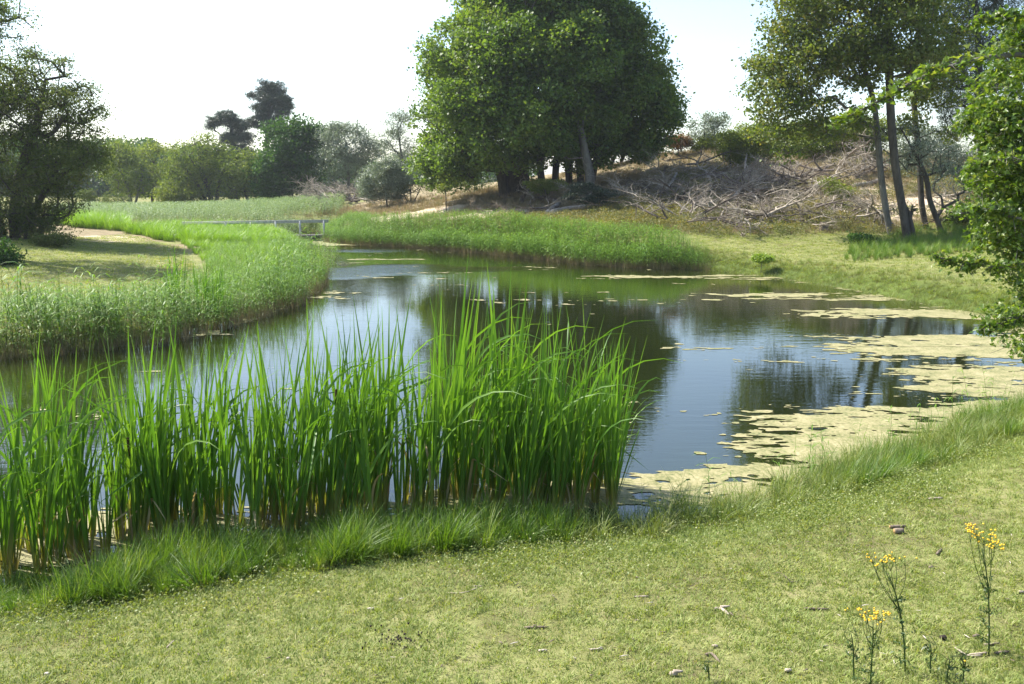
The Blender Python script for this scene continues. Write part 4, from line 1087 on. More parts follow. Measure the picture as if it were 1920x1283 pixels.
# lawn grass on the right bank and left bank (further away, larger tufts)
poly = [(1290, 490), (1500, 520), (1900, 640), (2300, 700), (2300, 470), (1900, 450), (1500, 448), (1300, 450)]
P, sd, r = sample(poly, 45, 12, .4, filt=lambda X, Y, sd, r: sd > .8)
scatter('lawn_grass', 'turf', P, 1.7 + .8 * r.random(len(P)), 'short cropped grass of the far lawn on the right bank', 'grass', seed=13)
poly = [(-500, 660), (0, 640), (300, 600), (400, 540), (340, 470), (240, 450), (0, 480), (-500, 520)]
P, sd, r = sample(poly, 45, 14, .4, filt=lambda X, Y, sd, r: sd > 1.0)
scatter('lawn_grass', 'turf', P, 1.7 + .8 * r.random(len(P)), 'short cropped grass of the left bank', 'grass', seed=15)
# dune dry grass and herbs
def dune_pts(x0, x1, y0, y1, n, seed, minh=.95):
    r = np.random.default_rng(seed); P = np.column_stack([r.uniform(x0, x1, n), r.uniform(y0, y1, n)])
    L = land(P[:, 0], P[:, 1]); P = P[L + (r.random(n) - .5) * .4 > minh]
    sb = blob(P[:, 0], P[:, 1], [(1665, 400, 43, 1.6, 3.0), (1740, 390, 43, 2.2, 2.6), (760, 410, 52, 5.5, 1.8), (900, 397, 48, 3.4, 1.4)])
    P = P[(sb < .5) | (r.random(len(P)) < .12)]
    return np.column_stack([P, hgt(P[:, 0], P[:, 1])]), r
P, r = dune_pts(-14, 34, 38, 64, 9000, 16)
scatter('dry_grass', 'drygrass', P, .7 + .9 * r.random(len(P)), 'dry straw-coloured grass covering the dune', 'grass', seed=17)
P, r = dune_pts(4, 32, 37, 56, 7500, 18, .75)
f = fbm(P[:, 0] * .5, P[:, 1] * .5, 55) - .10 * sst(47, 52, P[:, 1]); P = P[f > .46]; r = np.random.default_rng(4)
scatter('dune_herbs', 'herb', P, .8 + .7 * r.random(len(P)), 'yellow-green herbs among the dead branches low on the dune', 'herbs', seed=19)
P, r = dune_pts(0, 9, 40, 45, 900, 20, .6)
scatter('dune_herbs', 'herb', P, .7 + .5 * r.random(len(P)), 'yellow-green herbs between the reeds and the fallen trunk', 'herbs', seed=21)
poly = [(1580, 478), (1900, 470), (1900, 445), (1700, 445), (1600, 460)]
P, sd, r = sample(poly, 14, 22, .8)
scatter('tall_grass', 'rush', P, .5 + .5 * r.random(len(P)), 'taller green grass round the feet of the right bank trunks', 'grass', seed=23)

# foreground: turf
yy0, yy1 = 3.9, 14.5
n = 62000
r = np.random.default_rng(24)
Yp = np.sqrt(r.uniform(yy0 ** 1.2, yy1 ** 1.2, n)) ** (2 / 1.2) if False else r.uniform(yy0, yy1, n) ** 1.0
Xp = r.uniform(-1, 1, n) * (1.0 + Yp * .72)
sd = shore_sd(Xp, Yp); k = sd > .25
Xp, Yp, sd = Xp[k], Yp[k], sd[k]
k = r.random(len(Xp)) < np.where(fbm(Xp * 1.2, Yp * 1.2, 61) > .36, 1, .55); Xp, Yp, sd = Xp[k], Yp[k], sd[k]
P = np.column_stack([Xp, Yp, hgt(Xp, Yp, sd)])
scatter('turf', 'turf', P, (.75 + .6 * r.random(len(P))) * (1 + .5 * sst(1.3, .3, sd)), 'short trampled turf of the near bank', 'grass', seed=25, tilt=.2)
k = (sd < 1.3 + r.random(len(sd)) * .6) & (r.random(len(sd)) < .6 * sst(.35, .6, fbm(Xp * 1.5, Yp * 1.5, 71)))
scatter('clover', 'clover', P[k], .8 + .6 * r.random(k.sum()), 'bright low clover between the turf and the tall grass', 'clover', seed=26)
# near shore rush and grass fringe
fr_l = [(-250, 1200), (0, 1180), (150, 1150), (350, 1130), (520, 1095), (720, 1065), (900, 1040), (1060, 1020), (1090, 985), (1000, 955), (800, 965), (520, 990), (300, 1020), (100, 1065), (-100, 1080), (-300, 1080)]
P, sd, r = sample(fr_l, 190, 27, .1, clump=(1.6, .46, .4))
scatter('rushes', 'rush', P, (.34 + .62 * r.random(len(P)) * sst(.3, .6, fbm(P[:, 0] * 1.6, P[:, 1] * 1.6, 27, 3))), 'dark green rushes and tall grass at the foot of the cattails', 'grass', seed=28, lean=(.08, .0), tilt=.26)
fr_r = [(1060, 1020), (1250, 1010), (1450, 970), (1650, 920), (1800, 870), (1930, 830), (2100, 790), (2100, 720), (1900, 750), (1800, 780), (1650, 830), (1540, 870), (1400, 915), (1250, 940), (1080, 960)]
P, sd, r = sample(fr_r, 120, 29, .1, clump=(1.5, .40, .3))
scatter('shore_grass', 'fringe', P, (.55 + .6 * r.random(len(P))) * (1 - .35 * sst(.2, 1.2, sd)), 'yellow-green long grass along the near shore to the right', 'grass', seed=30, lean=(.05, 0), tilt=.25)
P, sd, r = sample([(1540, 900), (1620, 930), (1760, 880), (1930, 830), (1930, 740), (1800, 770), (1640, 830)], 60, 31, .1, clump=(1.3, .55, .1))
scatter('shore_grass', 'rush', P, (.35 + .45 * r.random(len(P))), 'dense fresh green grass clumps at the right end of the near shore', 'grass', seed=32)
P, sd, r = sample([(1180, 960), (1400, 915), (1560, 850), (1900, 740), (1900, 790), (1600, 900), (1300, 985), (1150, 1000)], 9, 33, 0)
scatter('thin_reeds', 'reed', P, .35 + .3 * r.random(len(P)), 'sparse thin reed shoots standing in the algae at right', 'reeds', seed=34)

# ------------------------------------------------------------------ cattails
def cattail_leaf(seed, kind):
    r = np.random.default_rng(seed)
    n = 12; V, F, vv, tt = [], [], [], []
    w0 = .018
    bend = {'straight': r.uniform(.04, .16), 'arch': r.uniform(.5, .95), 'break': .1}[kind]
    p_ = np.zeros(3); th = r.uniform(-.02, .05)
    for s in range(n + 1):
        t = s / n
        if s:
            if kind == 'straight': th += bend / n
            elif kind == 'arch': th += bend * (3.2 * t ** 2.6) / n * 2.0
            else:
                th += .1 / n
                if s == int(n * .68): th += r.uniform(1.4, 2.2)
            p_ = p_ + np.array([math.sin(th), 0, math.cos(th)]) / n
        tw = .9 * math.sin(t * 2.2 + seed)
        ac = np.array([math.sin(tw) * math.cos(th), math.cos(tw), -math.sin(tw) * math.sin(th)])
        nr_ = np.cross(ac, np.array([math.sin(th), 0, math.cos(th)]))
        w = w0 * (1.0 if t < .55 else (1 - ((t - .55) / .45) ** 1.7)) * (.75 + .25 * min(1, t * 6)) * .5
        w = max(w, .0006)
        V += [p_ - ac * w, p_ + nr_ * w * .35, p_ + ac * w]; vv += [t] * 3; tt += [.5] * 3
    for s in range(n):
        q = 3 * s
        F += [(q, q + 1, q + 4, q + 3), (q + 1, q + 2, q + 5, q + 4)]
    return np.array(V), [np.array(F)], dict(v=vv, tint=tt)
CL = {'straight': [], 'arch': [], 'break': [], 'dry': []}
for k in range(7): CL['straight'].append(mk('cattail_leaf', cattail_leaf(k, 'straight'), M['cattail']))
for k in range(8): CL['arch'].append(mk('cattail_leaf', cattail_leaf(30 + k, 'arch'), M['cattail']))
for k in range(4): CL['break'].append(mk('cattail_leaf', cattail_leaf(60 + k, 'break'), M['cattail']))
for k in range(4): CL['dry'].append(mk('cattail_leaf', cattail_leaf(80 + k, ['arch', 'break'][k % 2]), M['cattail_dry']))
V, Fs = sweep(np.array([[0, 0, 0], [.01, 0, .5], [.02, 0, 1.0]]), [.006, .005, .004], 5)
stalk_me = make_mesh('cattail_stalk', V, Fs, dict(v=np.full(len(V), .8), tint=np.full(len(V), .3)), M['cattail'], True)
V, Fs = sweep(np.array([[0, 0, -.09], [0, 0, -.08], [0, 0, 0], [0, 0, .08], [0, 0, .09]]), [.004, .012, .013, .012, .003], 8)
head_me = make_mesh('cattail_head', V, Fs, None, M['seedhead'], True)
rc = random.Random(3)
clusters = [(-60, 40, 1075, 8), (20, 46, 1065, 12), (105, 36, 1045, 14), (175, 34, 1030, 10), (240, 22, 1015, 12), (300, 30, 1005, 20), (372, 26, 1000, 10), (440, 34, 1000, 11),
            (515, 26, 995, 16), (585, 26, 985, 14), (650, 28, 975, 19), (700, 14, 965, 7), (765, 26, 965, 10), (830, 26, 965, 16), (890, 26, 955, 16), (950, 26, 955, 19), (1010, 26, 955, 17), (1062, 18, 955, 12), (1110, 18, 950, 10), (1156, 20, 950, 9)]
where = ['at the far left edge of the stand', 'in the leftmost part of the stand', 'in the second clump from the left', 'in the sparse part left of the dark dense clump', 'at the left of the dark dense clump',
         'in the dark dense clump in the left half', 'right beside the dark dense clump', 'in the sparse middle-left part', 'in the clump left of the middle', 'near the middle of the stand', 'in the dense clump in the middle',
         'just left of the open gap with water', 'just right of the open gap with water', 'in the first tall clump right of the gap', 'in the tall right half', 'in the tallest clump on the right', 'right of the tallest clump', 'in the clump near the right end', 'in the loose clump at the right end', 'at the outermost right tip of the stand']
heads = 0
def cattail(px, py, H, label, group, leanr=.06, nl=None, wid=1.0):
    global heads
    g = G(px, py, 0); z = min(max(h1(g[0], g[1]), -.12), .08)
    root = empty('cattail_plant', (g[0], g[1], z - .03))
    rz = rc.uniform(0, 6.28)
    root.rotation_euler = (rc.gauss(0, .045), rc.gauss(leanr, .06), 0)
    nl = nl or rc.choice([5, 6, 7, 7, 8])
    for q in range(nl):
        kd = rc.choices(['straight', 'arch', 'break', 'dry'], [.67, .23, .02, .08])[0]
        me = rc.choice(CL[kd]); az = rz + q * 3.14 + rc.gauss(0, .5)
        if kd == 'arch' and rc.random() < .75: az = rc.gauss(0, .8)
        o = link('leaf', me, root, (math.cos(az) * .009 * q * .5, math.sin(az) * .01, 0))
        s_ = H * rc.uniform(.66, 1.08) * (.5 if kd == 'dry' else 1)
        o.scale = (rc.uniform(.8, 1.25) * s_ if kd != 'straight' else s_, rc.uniform(1.0, 1.9) * wid, s_)
        o.rotation_euler = (rc.gauss(0, .03), rc.uniform(-.02, .10), az)
    hd = heads < 5 and rc.random() < .03
    if hd:
        heads += 1
        o = link('flower_stalk', stalk_me, root, (0, 0, 0)); o.scale = (1, 1, H * .7)
        o = link('seed_head', head_me, root, (.02, 0, H * .74))
        label = label.replace('green cattail plant', 'seed-headed cattail').replace('tall dark seed', 'seed')
    tag(root, label, 'cattail', group)
for ci_, (cx_, sx, by_, cnt) in enumerate(clusters):
    for i in range(int(cnt * .98 + .5)):
        px = min(1150 - 12 * rc.random(), cx_ + rc.gauss(0, sx * .95)); py = by_ + rc.uniform(-48, 24)
        H = {True: 2.3, False: 2.05}[px > 700] * rc.uniform(.6, 1.12)
        H *= np.interp(px, [980, 1060, 1180], [1, .92, .72])
        cattail(px, py, H, 'green cattail plant ' + where[ci_], 'cattails ' + where[ci_], wid=.86)
litP, sdl, rl = sample([(-60, 1100), (300, 1040), (700, 990), (1180, 975), (1180, 930), (700, 945), (300, 975), (-60, 1030)], 60, 111)
scatter('cattail_litter', 'stalk', litP, .35 + .5 * rl.random(len(litP)), 'brown dead leaf litter standing between the cattail bases', 'litter', seed=112, tilt=.5)
for i in range(9):
    cattail(rc.uniform(318, 345), rc.uniform(590, 606), rc.uniform(1.3, 1.8), 'tall dark green cattail plant rising from the left of the reed bed', 'cattails at the left in the reed bed', nl=5)
for i in range(14):
    cattail(rc.uniform(370, 425), rc.uniform(590, 616), rc.uniform(1.2, 1.8), 'tall dark green cattail plant rising at the reed bed corner', 'cattails at the corner of the reed bed', nl=5)

# ------------------------------------------------------------------ near leafy branches at right
def lobed_leaf(seed=0):
    """small five-pointed leaf, slightly cupped"""
    ang = [-90, -50, -25, 5, 30, 65, 90, 115, 150, 175, 205, 230]
    rad = [.1, .42, .3, .62, .36, .5, .8, .5, .36, .62, .3, .42]
    rr_ = np.random.default_rng(seed)
    pts = [(0, 0, 0)]
    for a, q in zip(ang, rad):
        q *= rr_.uniform(.9, 1.1); a_ = math.radians(a)
        pts.append((math.cos(a_) * q, math.sin(a_) * q + .1, .25 * abs(math.cos(a_) * q) - .15 * q * q))
    n_ = len(ang)
    F = [(0, 1 + i, 1 + (i + 1) % n_) for i in range(n_)]
    return np.array(pts) * .6, np.array(F)
LV, LF = lobed_leaf(1)
def leaf_cloud(C, size, seed, up=.6):
    r = np.random.default_rng(seed); n = len(C)
    nn = unit(r.normal(size=(n, 3)) * .8 + [-.25, 0, up]); a = r.normal(size=(n, 3)); a = unit(a - nn * (a * nn).sum(1, keepdims=True)); b_ = np.cross(nn, a)
    s = (size * (.65 + .7 * r.random(n)))[:, None, None]
    W = C[:, None, :] + s * (LV[None, :, 0:1] * b_[:, None, :] + LV[None, :, 1:2] * a[:, None, :] + LV[None, :, 2:3] * nn[:, None, :])
    F = LF[None] + (np.arange(n) * len(LV))[:, None, None]
    return W.reshape(-1, 3), F.reshape(-1, 3), np.repeat(r.random(n), len(LV))
YN = 9.0
p0 = np.array([8.6, 9.4, 0.0]); p0[2] = h1(p0[0], p0[1])
root = empty('field_maple', p0)
tag(root, 'near leafy tree reaching in from the right edge with small lobed leaves', 'tree')
limbs = [([p0 - [0, 0, .1], p0 + [-.1, 0, 1.4], p0 + [-.3, -.2, 3.0], p0 + [-.6, -.2, 5.2]], .16)]
def lp(px, py, Y=YN): return D(px, py, Y)
mainL = [
    ([p0 + [-.3, -.2, 2.6], lp(2150, 260), lp(1980, 120), lp(1880, 105), lp(1780, 125), lp(1700, 160), lp(1630, 200), lp(1562, 232)], .035),
    ([p0 + [-.2, -.1, 2.2], lp(2120, 380), lp(1980, 330), lp(1880, 300), lp(1810, 320)], .03),
    ([p0 + [-.1, 0, 1.4], lp(2150, 520), lp(2000, 480), lp(1900, 500), lp(1820, 495), lp(1755, 482)], .03),
    ([p0 + [-.1, 0, 1.2], lp(2150, 620), lp(2020, 600), lp(1940, 590), lp(1880, 605), lp(1836, 620)], .026),
    ([p0 + [-.4, -.2, 3.4], lp(2120, 120), lp(2000, 40), lp(1900, 30), lp(1830, 40)], .03),
    ([p0 + [-.2, -.1, 2.0], lp(2100, 440), lp(1960, 420), lp(1860, 400), lp(1800, 400)], .03),
    ([p0 + [-.1, 0, 1.2], lp(2120, 640), lp(1990, 640), lp(1920, 645)], .02)]
parts = [sweep(smooth_path(np.array(pt), 14), np.linspace(rb, rb * .3, 14), 8, seed=i) for i, (pt, rb) in enumerate(limbs + mainL)]
C = []; r = np.random.default_rng(8)
def along(pt, n, spread, t0=.3, dens_end=1.0):
    P_ = smooth_path(np.array(pt), 60)
    t = t0 + (1 - t0) * r.random(n) ** dens_end
    b_ = P_[(t * 59).astype(int)]
    tw = unit(r.normal(size=(n, 3)) * [1, 1, .7]) * (r.random(n) ** .8)[:, None] * spread * (1.15 - .75 * t)[:, None]
    return b_, b_ + tw
for i, (pt, rb) in enumerate(mainL):
    b_, e_ = along(pt, 70, .34 if i else .22, .35)
    for q in range(len(b_)):
        mid = (b_[q] + e_[q]) / 2 + [0, 0, .03]
        parts.append(sweep(np.array([b_[q], mid, e_[q]]), [.006, .004, .002], 3, caps=False))
        k_ = r.integers(7, 15) if i else r.integers(3, 6)
        f = r.random(k_)[:, None]
        C.append(b_[q] * (1 - f) + e_[q] * f + r.normal(size=(k_, 3)) * .028)
# body of foliage at right, in clumps
body = [(1845, 330, 30, 24), (1835, 395, 26, 22), (1855, 465, 34, 20), (1850, 200, 36, 34), (1885, 150, 52, 56), (1900, 230, 90, 60), (1870, 300, 60, 50), (1900, 360, 80, 50), (1870, 420, 60, 45), (1910, 480, 60, 50), (1860, 250, 50, 40), (2000, 300, 120, 220), (1930, 90, 60, 50), (1920, 540, 40, 30), (1900, 600, 50, 28), (1925, 650, 30, 22), (1990, 560, 70, 90), (1905, 50, 30, 30), (2040, 60, 110, 90)]
for px, py, rx, ry in body:
    c_ = lp(px, py, YN + .5); s_ = (YN + .5) / FPX
    nc = max(6, int(rx * ry / 105))
    cc = c_ + unit(r.normal(size=(nc, 3))) * (r.random(nc) ** .5)[:, None] * np.array([rx * s_, .55, ry * s_])
    for q in cc:
        k_ = r.integers(26, 50)
        C.append(q + unit(r.normal(size=(k_, 3)) * [1, 1, .7]) * (r.random(k_) ** .5)[:, None] * .14)
        tip = q + r.normal(size=3) * .12
        parts.append(sweep(np.array([q + [.15, .1, -.1], q, tip]), [.006, .004, .002], 3, caps=False))
C = np.vstack(C)
V, Fs = merge(parts)
link('trunk', make_mesh('maple_trunk', V - p0, Fs, None, M['bark_grey'], True), root)
Vl, Fl, tl = leaf_cloud(C, .075, 5)
link('crown', make_mesh('maple_crown', Vl - p0, [Fl], dict(tint=tl), M['maple']), root)
# the leaves at the tip of the long arching shoot, one by one
one = [make_mesh('maple_leaf', lobed_leaf(40 + k)[0] * .105, [lobed_leaf(40 + k)[1]], dict(tint=np.full(13, .55 + .2 * k)), M['maple']) for k in range(3)]
Pth = smooth_path(np.array(mainL[0][0]), 200)
for q in range(290):
    t = .42 + .58 * r.random()
    b_ = Pth[int(t * 199)] + r.normal(size=3) * [.06, .06, .05] * (1.6 - t)
    o = link('leaf', one[q % 3], root, b_ - p0)
    o.rotation_euler = (r.normal() * .6, r.normal() * .6, r.random() * 6.28)

# ------------------------------------------------------------------ footbridge
A = G(355, 417.5, 1.12); B = G(614, 413, 1.12)
A = D(345, 417, 45.9); B = D(614, 413.2, 48.4)
dz = 1.12
dirb = unit(np.array([B[0] - A[0], B[1] - A[1], 0])); nb_ = np.array([-dirb[1], dirb[0], 0]); Lb = np.linalg.norm((B - A)[:2])
root = empty('footbridge', (A[0], A[1], 0.28)); root.rotation_euler = (0, 0, math.atan2(dirb[1], dirb[0]))
tag(root, 'low grey wooden footbridge with one handrail at the far end of the pond', 'bridge')
def box(name, x0, x1, y0, y1, z0, z1, mat, parent, bev=.006):
    c_ = ((x0 + x1) / 2, (y0 + y1) / 2, (z0 + z1) / 2); h_ = np.array([(x1 - x0) / 2, (y1 - y0) / 2, (z1 - z0) / 2])
    V = np.array([[sx, sy, sz] for sx in (-1, 1) for sy in (-1, 1) for sz in (-1, 1)]) * h_
    F = np.array([(0, 1, 3, 2), (4, 6, 7, 5), (0, 4, 5, 1), (2, 3, 7, 6), (0, 2, 6, 4), (1, 5, 7, 3)])
    return link(name, make_mesh(name, V, [F], None, mat), parent, c_)
rail_z = .85
box('handrail', -.1, Lb + .05, -.05, .07, rail_z, rail_z + .045, M['bridgewood'], root)
box('handrail', -.1, Lb + .05, -.022, .0, rail_z - .12, rail_z - .004, M['bridgewood'], root)
xp = Lb - .22; k = 0
while xp > 0:
    box('post', xp - .05, xp + .05, -.09, -.025, -.22, rail_z - .002, M['bridgewood'], root)
    xp -= 1.31
box('beam', 0, Lb + .4, -.02, .10, -.14, -.004, M['bridgedark'], root)
box('beam', 0, Lb + .4, 1.05, 1.17, -.14, -.004, M['bridgedark'], root)
board = None
x_ = 0.0
while x_ < Lb + .4:
    if board is None:
        board = box('deck_board', 0, .14, -.02, 1.2, 0, .035, M['bridgedark'], root); bm_ = board.data
    o = board if x_ == 0 else link('deck_board', bm_, root)
    o.location = (x_ + .07, .59, .0175 + .002 * random.random()); x_ += .152
for xs in (Lb * .55, Lb * .9):
    for ys in (.05, 1.1): box('pile', xs - .07, xs + .07, ys - .03, ys + .04, -.9, -.145, M['bridgedark'], root)

# ------------------------------------------------------------------ ragwort plants
def ragwort(px, py, h, leanx, nfl, label, seed, broad=.16):
    r = np.random.default_rng(seed)
    p_ = on(px, py); root = empty('ragwort_plant', p_); tag(root, label, 'plant')
    top = np.array([leanx, .0, h])
    path = smooth_path(np.array([[0, 0, -.02], [leanx * .2, 0.01, h * .35], [leanx * .55, 0, h * .65], top * [1, 1, .9]]), 10)
    parts = [sweep(path, np.linspace(.0055, .0025, 10), 6)]
    ends = []
    nbr = 8 if nfl else 3
    for i in range(nbr):
        s = path[4 + i * 5 // nbr]; az = r.random() * 6.28
        e = top + np.array([math.cos(az) * broad * r.uniform(.2, .85), math.sin(az) * broad * r.uniform(.2, .85), r.uniform(-.07, .03) * h])
        mid = (s + e) / 2 + np.array([math.cos(az), math.sin(az), 0]) * .02
        parts.append(sweep(smooth_path(np.array([s, mid, e]), 6), np.linspace(.0024, .0014, 6), 5))
        for _ in range(3):
            e2 = e + np.array([r.normal() * .03, r.normal() * .03, r.uniform(.0, .03)])
            parts.append(sweep(np.array([e - (e - mid) * .25, e2]), [.0016, .0012], 4)); ends.append(e2)
    V, Fs = merge(parts)
    link('stem', make_mesh('ragwort_stem', V, Fs, dict(tint=np.full(len(V), .5)), M['ragleaf'], True), root)
    C = []; Vs = []
    for i in range(int(26 * h / .7)):
        t = r.random() ** .8 * .75; b_ = path[int(t * 9)]; az = r.random() * 6.28; L = .075 * (1.2 - t)
        d = np.array([math.cos(az), math.sin(az), .5])
        for q in range(7):
            C.append(b_ + d * L * (q + 1) / 7 + r.normal(size=3) * .007)
    V, F = leaf_quads(np.array(C), .026, .35, seed, .5)
    link('foliage', make_mesh('ragwort_foliage', V, [F], dict(tint=r.random(len(V))), M['ragleaf']), root)
    for i in range(nfl):
        e = ends[i % len(ends)] + r.normal(size=3) * [.016, .016, .007] * (0 if i < len(ends) else 1)
        k = 7; R = .0068 * r.uniform(.8, 1.2)
        V = [(0, 0, .005)] + [(math.cos(6.283 * q / k) * R, math.sin(6.283 * q / k) * R, .003 * (q % 2)) for q in range(k)] + [(0, 0, -.006)]
        F = [(0, 1 + q, 1 + (q + 1) % k) for q in range(k)] + [(k + 1, 1 + (q + 1) % k, 1 + q) for q in range(k)]
        o = link('flower_head', make_mesh('ragwort_flower', np.array(V), [np.array(F)], None, M['flower']), root, e)
        o.rotation_euler = (r.normal() * .3, r.normal() * .3, 0)
    return root
ragwort(1853, 1243, .80, -.12, 80, 'tallest ragwort with a dense yellow flower head at the right edge', 1, .11)
ragwort(1697, 1276, .72, -.16, 34, 'thinner ragwort with sparse yellow flowers leaning left of the tallest one', 2, .13)
ragwort(1632, 1300, .48, -.02, 48, 'short ragwort with a compact yellow flower head', 3, .09)
ragwort(1600, 1296, .34, -.04, 0, 'flowerless green stalk just left of the short ragwort', 4, .05)
ragwort(1745, 1265, .22, -.02, 0, 'small flowerless stalk between the two tall ragworts', 5, .03)
ragwort(1776, 1283, .17, .0, 0, 'little dry-tipped stalk at the bottom edge between the tall ragworts', 6, .03)
ragwort(1806, 1283, .18, .0, 1, 'little budding stalk at the bottom edge under the tallest ragwort', 7, .03)
ragwort(1330, 1290, .14, -.02, 0, 'tiny stalk at the bottom edge beside the bark fragment', 8, .02)

# ------------------------------------------------------------------ sticks, chips and logs on the turf
def stick(pts, r, label, mat='driftwood', name='stick', fork=None, cat='stick', k=7, rough=.15):
    P = [on(a, b2) for a, b2 in pts]
    base = P[0].copy()
    P = [p_ + np.array([0, 0, r * .5 + .006]) for p_ in P]
    parts = [sweep(smooth_path(np.array(P), 6) - base, np.array([.55, .8, .75, .85, .7, .35]) * r, k, seed=len(label), rough=rough)]
    if fork:
        Q = [on(a, b2) + np.array([0, 0, r * .8 + .014]) for a, b2 in fork]
        parts.append(sweep(smooth_path(np.array(Q), 5) - base, np.array([.8, .7, .6, .5, .3]) * r, 6, seed=3, rough=.1))
    V, Fs = merge(parts)
    return tag(link(name, make_mesh(name, V, Fs, None, M[mat], True), None, base), label, cat)
stick([(1338, 1150), (1350, 1156), (1366, 1166)], .016, 'bleached forked driftwood piece on the turf near the bottom centre-right', fork=[(1350, 1154), (1368, 1153)])
stick([(1506, 1155), (1530, 1153), (1554, 1150)], .011, 'brown flat stick left of the ragworts', 'stick_bark')
stick([(983, 1187), (1005, 1186), (1029, 1186)], .011, 'straight brown-and-white stick at the bottom centre', 'stick_bark', fork=[(1000, 1186), (1006, 1190)])
stick([(1009, 1228), (1026, 1226)], .010, 'short pale chip below the straight stick')
stick([(1106, 1224), (1131, 1221)], .009, 'upper one of two parallel pale sticks')
stick([(1106, 1231), (1128, 1231)], .009, 'lower one of two parallel pale sticks')
stick([(1474, 1100), (1480, 1104), (1496, 1094)], .005, 'thin forked twig lying in the middle of the turf', 'stick_bark', fork=[(1480, 1104), (1464, 1091), (1451, 1080)])
stick([(840, 1116), (870, 1114), (903, 1111)], .004, 'long thin straw at the edge of the green fringe')
stick([(1188, 1130), (1216, 1129)], .006, 'thin pale stick right of the centre of the turf')
stick([(1530, 1220), (1552, 1218)], .007, 'small pale-brown stick below the brown flat stick')
stick([(1334, 1226), (1346, 1221)], .013, 'pale round wood chip above the dark bark fragment', cat='wood chip', name='wood_chip')
stick([(1322, 1244), (1335, 1246), (1350, 1246)], .012, 'dark bark fragment near the bottom edge', 'stick_bark', name='bark_fragment', cat='bark')
stick([(1255, 1272), (1262, 1276), (1270, 1282)], .018, 'pale thick driftwood fragment at the bottom edge', fork=[(1262, 1270), (1280, 1270)])
stick([(1470, 1278), (1483, 1277)], .014, 'pale chip at the bottom edge right of the driftwood fragment', cat='wood chip', name='wood_chip')
stick([(1790, 1222), (1815, 1233), (1848, 1243)], .008, 'curved pale twig at the foot of the tallest ragwort', fork=[(1848, 1244), (1830, 1246), (1815, 1246)])
stick([(1862, 1244), (1876, 1242), (1892, 1240)], .010, 'grey twig just right of the tallest ragwort foot', 'stick_bark')
stick([(1822, 1214), (1834, 1213)], .014, 'dark chip left of the tallest ragwort', 'stick_bark', cat='wood chip', name='wood_chip')
stick([(1846, 1214), (1860, 1215), (1874, 1216)], .010, 'flat brown stick behind the tallest ragwort', 'stick_bark')
stick([(1756, 1044), (1765, 1038)], .014, 'dark little chip left of the tallest ragwort flowers', 'stick_bark', cat='wood chip', name='wood_chip')
stick([(1740, 1080), (1749, 1076)], .012, 'small dark-and-white chip between the two ragwort heads', 'stick_bark', cat='wood chip', name='wood_chip')
stick([(1762, 1203), (1774, 1201)], .02, 'dark dung lump near the tallest ragwort', 'dropping', name='dung', cat='dung')
stick([(1740, 938), (1768, 937)], .012, 'faint pale stick high on the turf at right')
stick([(888, 1110), (905, 1108)], .005, 'small pinkish straw beside the long thin straw')
stick([(1908, 1118), (1920, 1116)], .012, 'white-edged chip at the right edge')
stick([(1190, 1171), (1200, 1171)], .007, 'small pale chip right of the straight stick', cat='wood chip', name='wood_chip')
stick([(690, 1156), (702, 1153)], .010, 'white flake on the turf left of the droppings', 'whitechip', cat='wood chip', name='wood_chip')
stick([(84, 1268), (94, 1270)], .014, 'white stone-like chip in the bottom left corner', 'whitechip', cat='wood chip', name='wood_chip')
stick([(537, 1241), (545, 1242)], .012, 'small dark-shaded chip in the lower left turf', cat='wood chip', name='wood_chip')
stick([(312, 1219), (328, 1216)], .006, 'thin pale stick in the lower left turf')
# two short logs
def cut_log(pts, r, label, seed):
    P = np.array([on(a, b2) for a, b2 in pts]); base = P[0].copy(); P = P - base + [0, 0, r * .85]
    root = empty('short_log', base); tag(root, label, 'log')
    pth = smooth_path(P, 6)
    V, Fs = sweep(pth, np.array([.95, 1, 1.03, 1, .98, .92]) * r, 12, seed=seed, rough=.06)
    link('bark', make_mesh('log_bark', V, Fs, None, M['stick_bark'], True), root)
    d = unit(pth[0] - pth[1]); V, Fs = sweep(np.array([pth[0] - d * .003, pth[0] + d * .004]), [r * .84, r * .82], 12)
    link('cut_end', make_mesh('log_end', V, Fs, None, M['logend']), root)
cut_log([(1668, 994), (1684, 993), (1697, 991)], .015, 'longer thin dark log, upper of the two lying together on the turf', 1)
cut_log([(1676, 1006), (1684, 1003), (1693, 1001)], .024, 'short thick log with orange-brown cut end, lower of the two on the turf', 2)
stick([(1219, 925), (1224, 914), (1227, 908)], .03, 'dark root snag sticking out of the algae beside the near shore', 'dropping', name='root_snag', cat='snag')
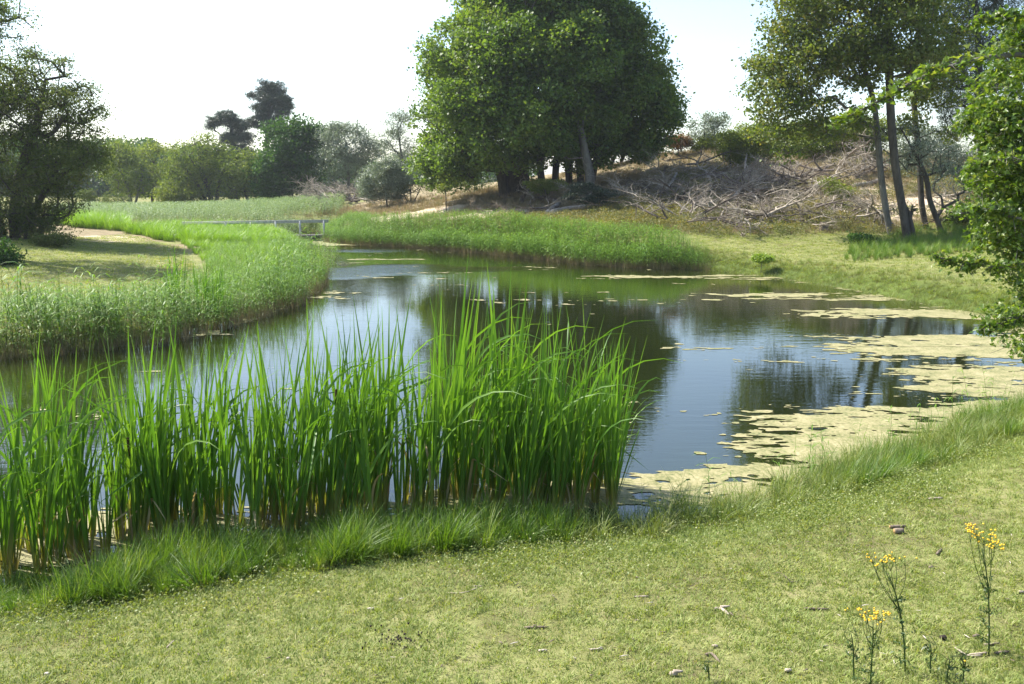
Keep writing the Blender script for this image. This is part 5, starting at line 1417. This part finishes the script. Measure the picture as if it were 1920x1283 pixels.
# loose bits too many to name
r = np.random.default_rng(77)
V, Fs = sweep(np.array([[-.012, 0, .005], [0, .001, .007], [.014, -.001, .005]]), [.003, .0055, .002], 5)
chipm = make_mesh('wood_chip', V, Fs, None, M['whitechip'], True)
V, Fs = sweep(np.array([[-.01, 0, .005], [0, .001, .008], [.012, 0, .006]]), [.004, .007, .003], 5)
chipd = make_mesh('dark_chip', V, Fs, None, M['stick_bark'], True)
for i in range(110):
    px, py = r.uniform(300, 1915), r.uniform(990, 1280)
    if py < 1250 - (px - 0) * .13 - 20 and px < 1500 and py < 1120: continue
    p_ = on(px, py); dk = r.random() < .4
    o = link('wood_chip', chipd if dk else chipm, None, p_ + [0, 0, .016])
    s_ = r.uniform(.3, .9); o.scale = (s_ * r.uniform(1.2, 3), s_, s_ * .7); o.rotation_euler = (0, 0, r.random() * 6.28)
    tag(o, 'dark bark crumb scattered on the near turf' if dk else 'tiny bleached wood chip scattered on the near turf', 'wood chip', 'dark bark crumbs on the turf' if dk else 'tiny bleached chips on the turf')
Vd = []
c0 = on(742, 1208)
parts = []
for i in range(70):
    a = r.normal(size=2) * [.11, .10]; x_, y_ = c0[0] + a[0], c0[1] + a[1]
    z_ = c0[2] + .012; R = r.uniform(.005, .008)
    parts.append(sweep(np.array([[x_, y_, z_ - R], [x_, y_, z_ - R * .4], [x_, y_, z_ + R * .4], [x_, y_, z_ + R]]), [R * .5, R, R, R * .4], 6))
V, Fs = merge(parts)
tag(link('droppings', make_mesh('droppings', V, Fs, None, M['dropping'], True)), 'dark rabbit droppings in a loose heap on the turf', 'droppings', kind='stuff')

# ------------------------------------------------------------------ air
def haze(density):
    m, nt, out = new_mat('haze_air')
    pv = nt.nodes.new('ShaderNodeVolumePrincipled')
    pv.inputs['Color'].default_value = (0.86, 0.92, 1.0, 1); pv.inputs['Density'].default_value = density
    pv.inputs['Anisotropy'].default_value = 0.3
    nt.links.new(pv.outputs[0], out.inputs['Volume'])
    V = np.array([[x, y, z] for x in (-2400, 2400) for y in (-60, 1990) for z in (-1.8, 24)], float)
    F = np.array([(0, 1, 3, 2), (4, 6, 7, 5), (0, 4, 5, 1), (2, 3, 7, 6), (0, 2, 6, 4), (1, 5, 7, 3)])
    tag(link('haze', make_mesh('haze', V, [F], None, m)), kind='stuff')
haze(0.00032)
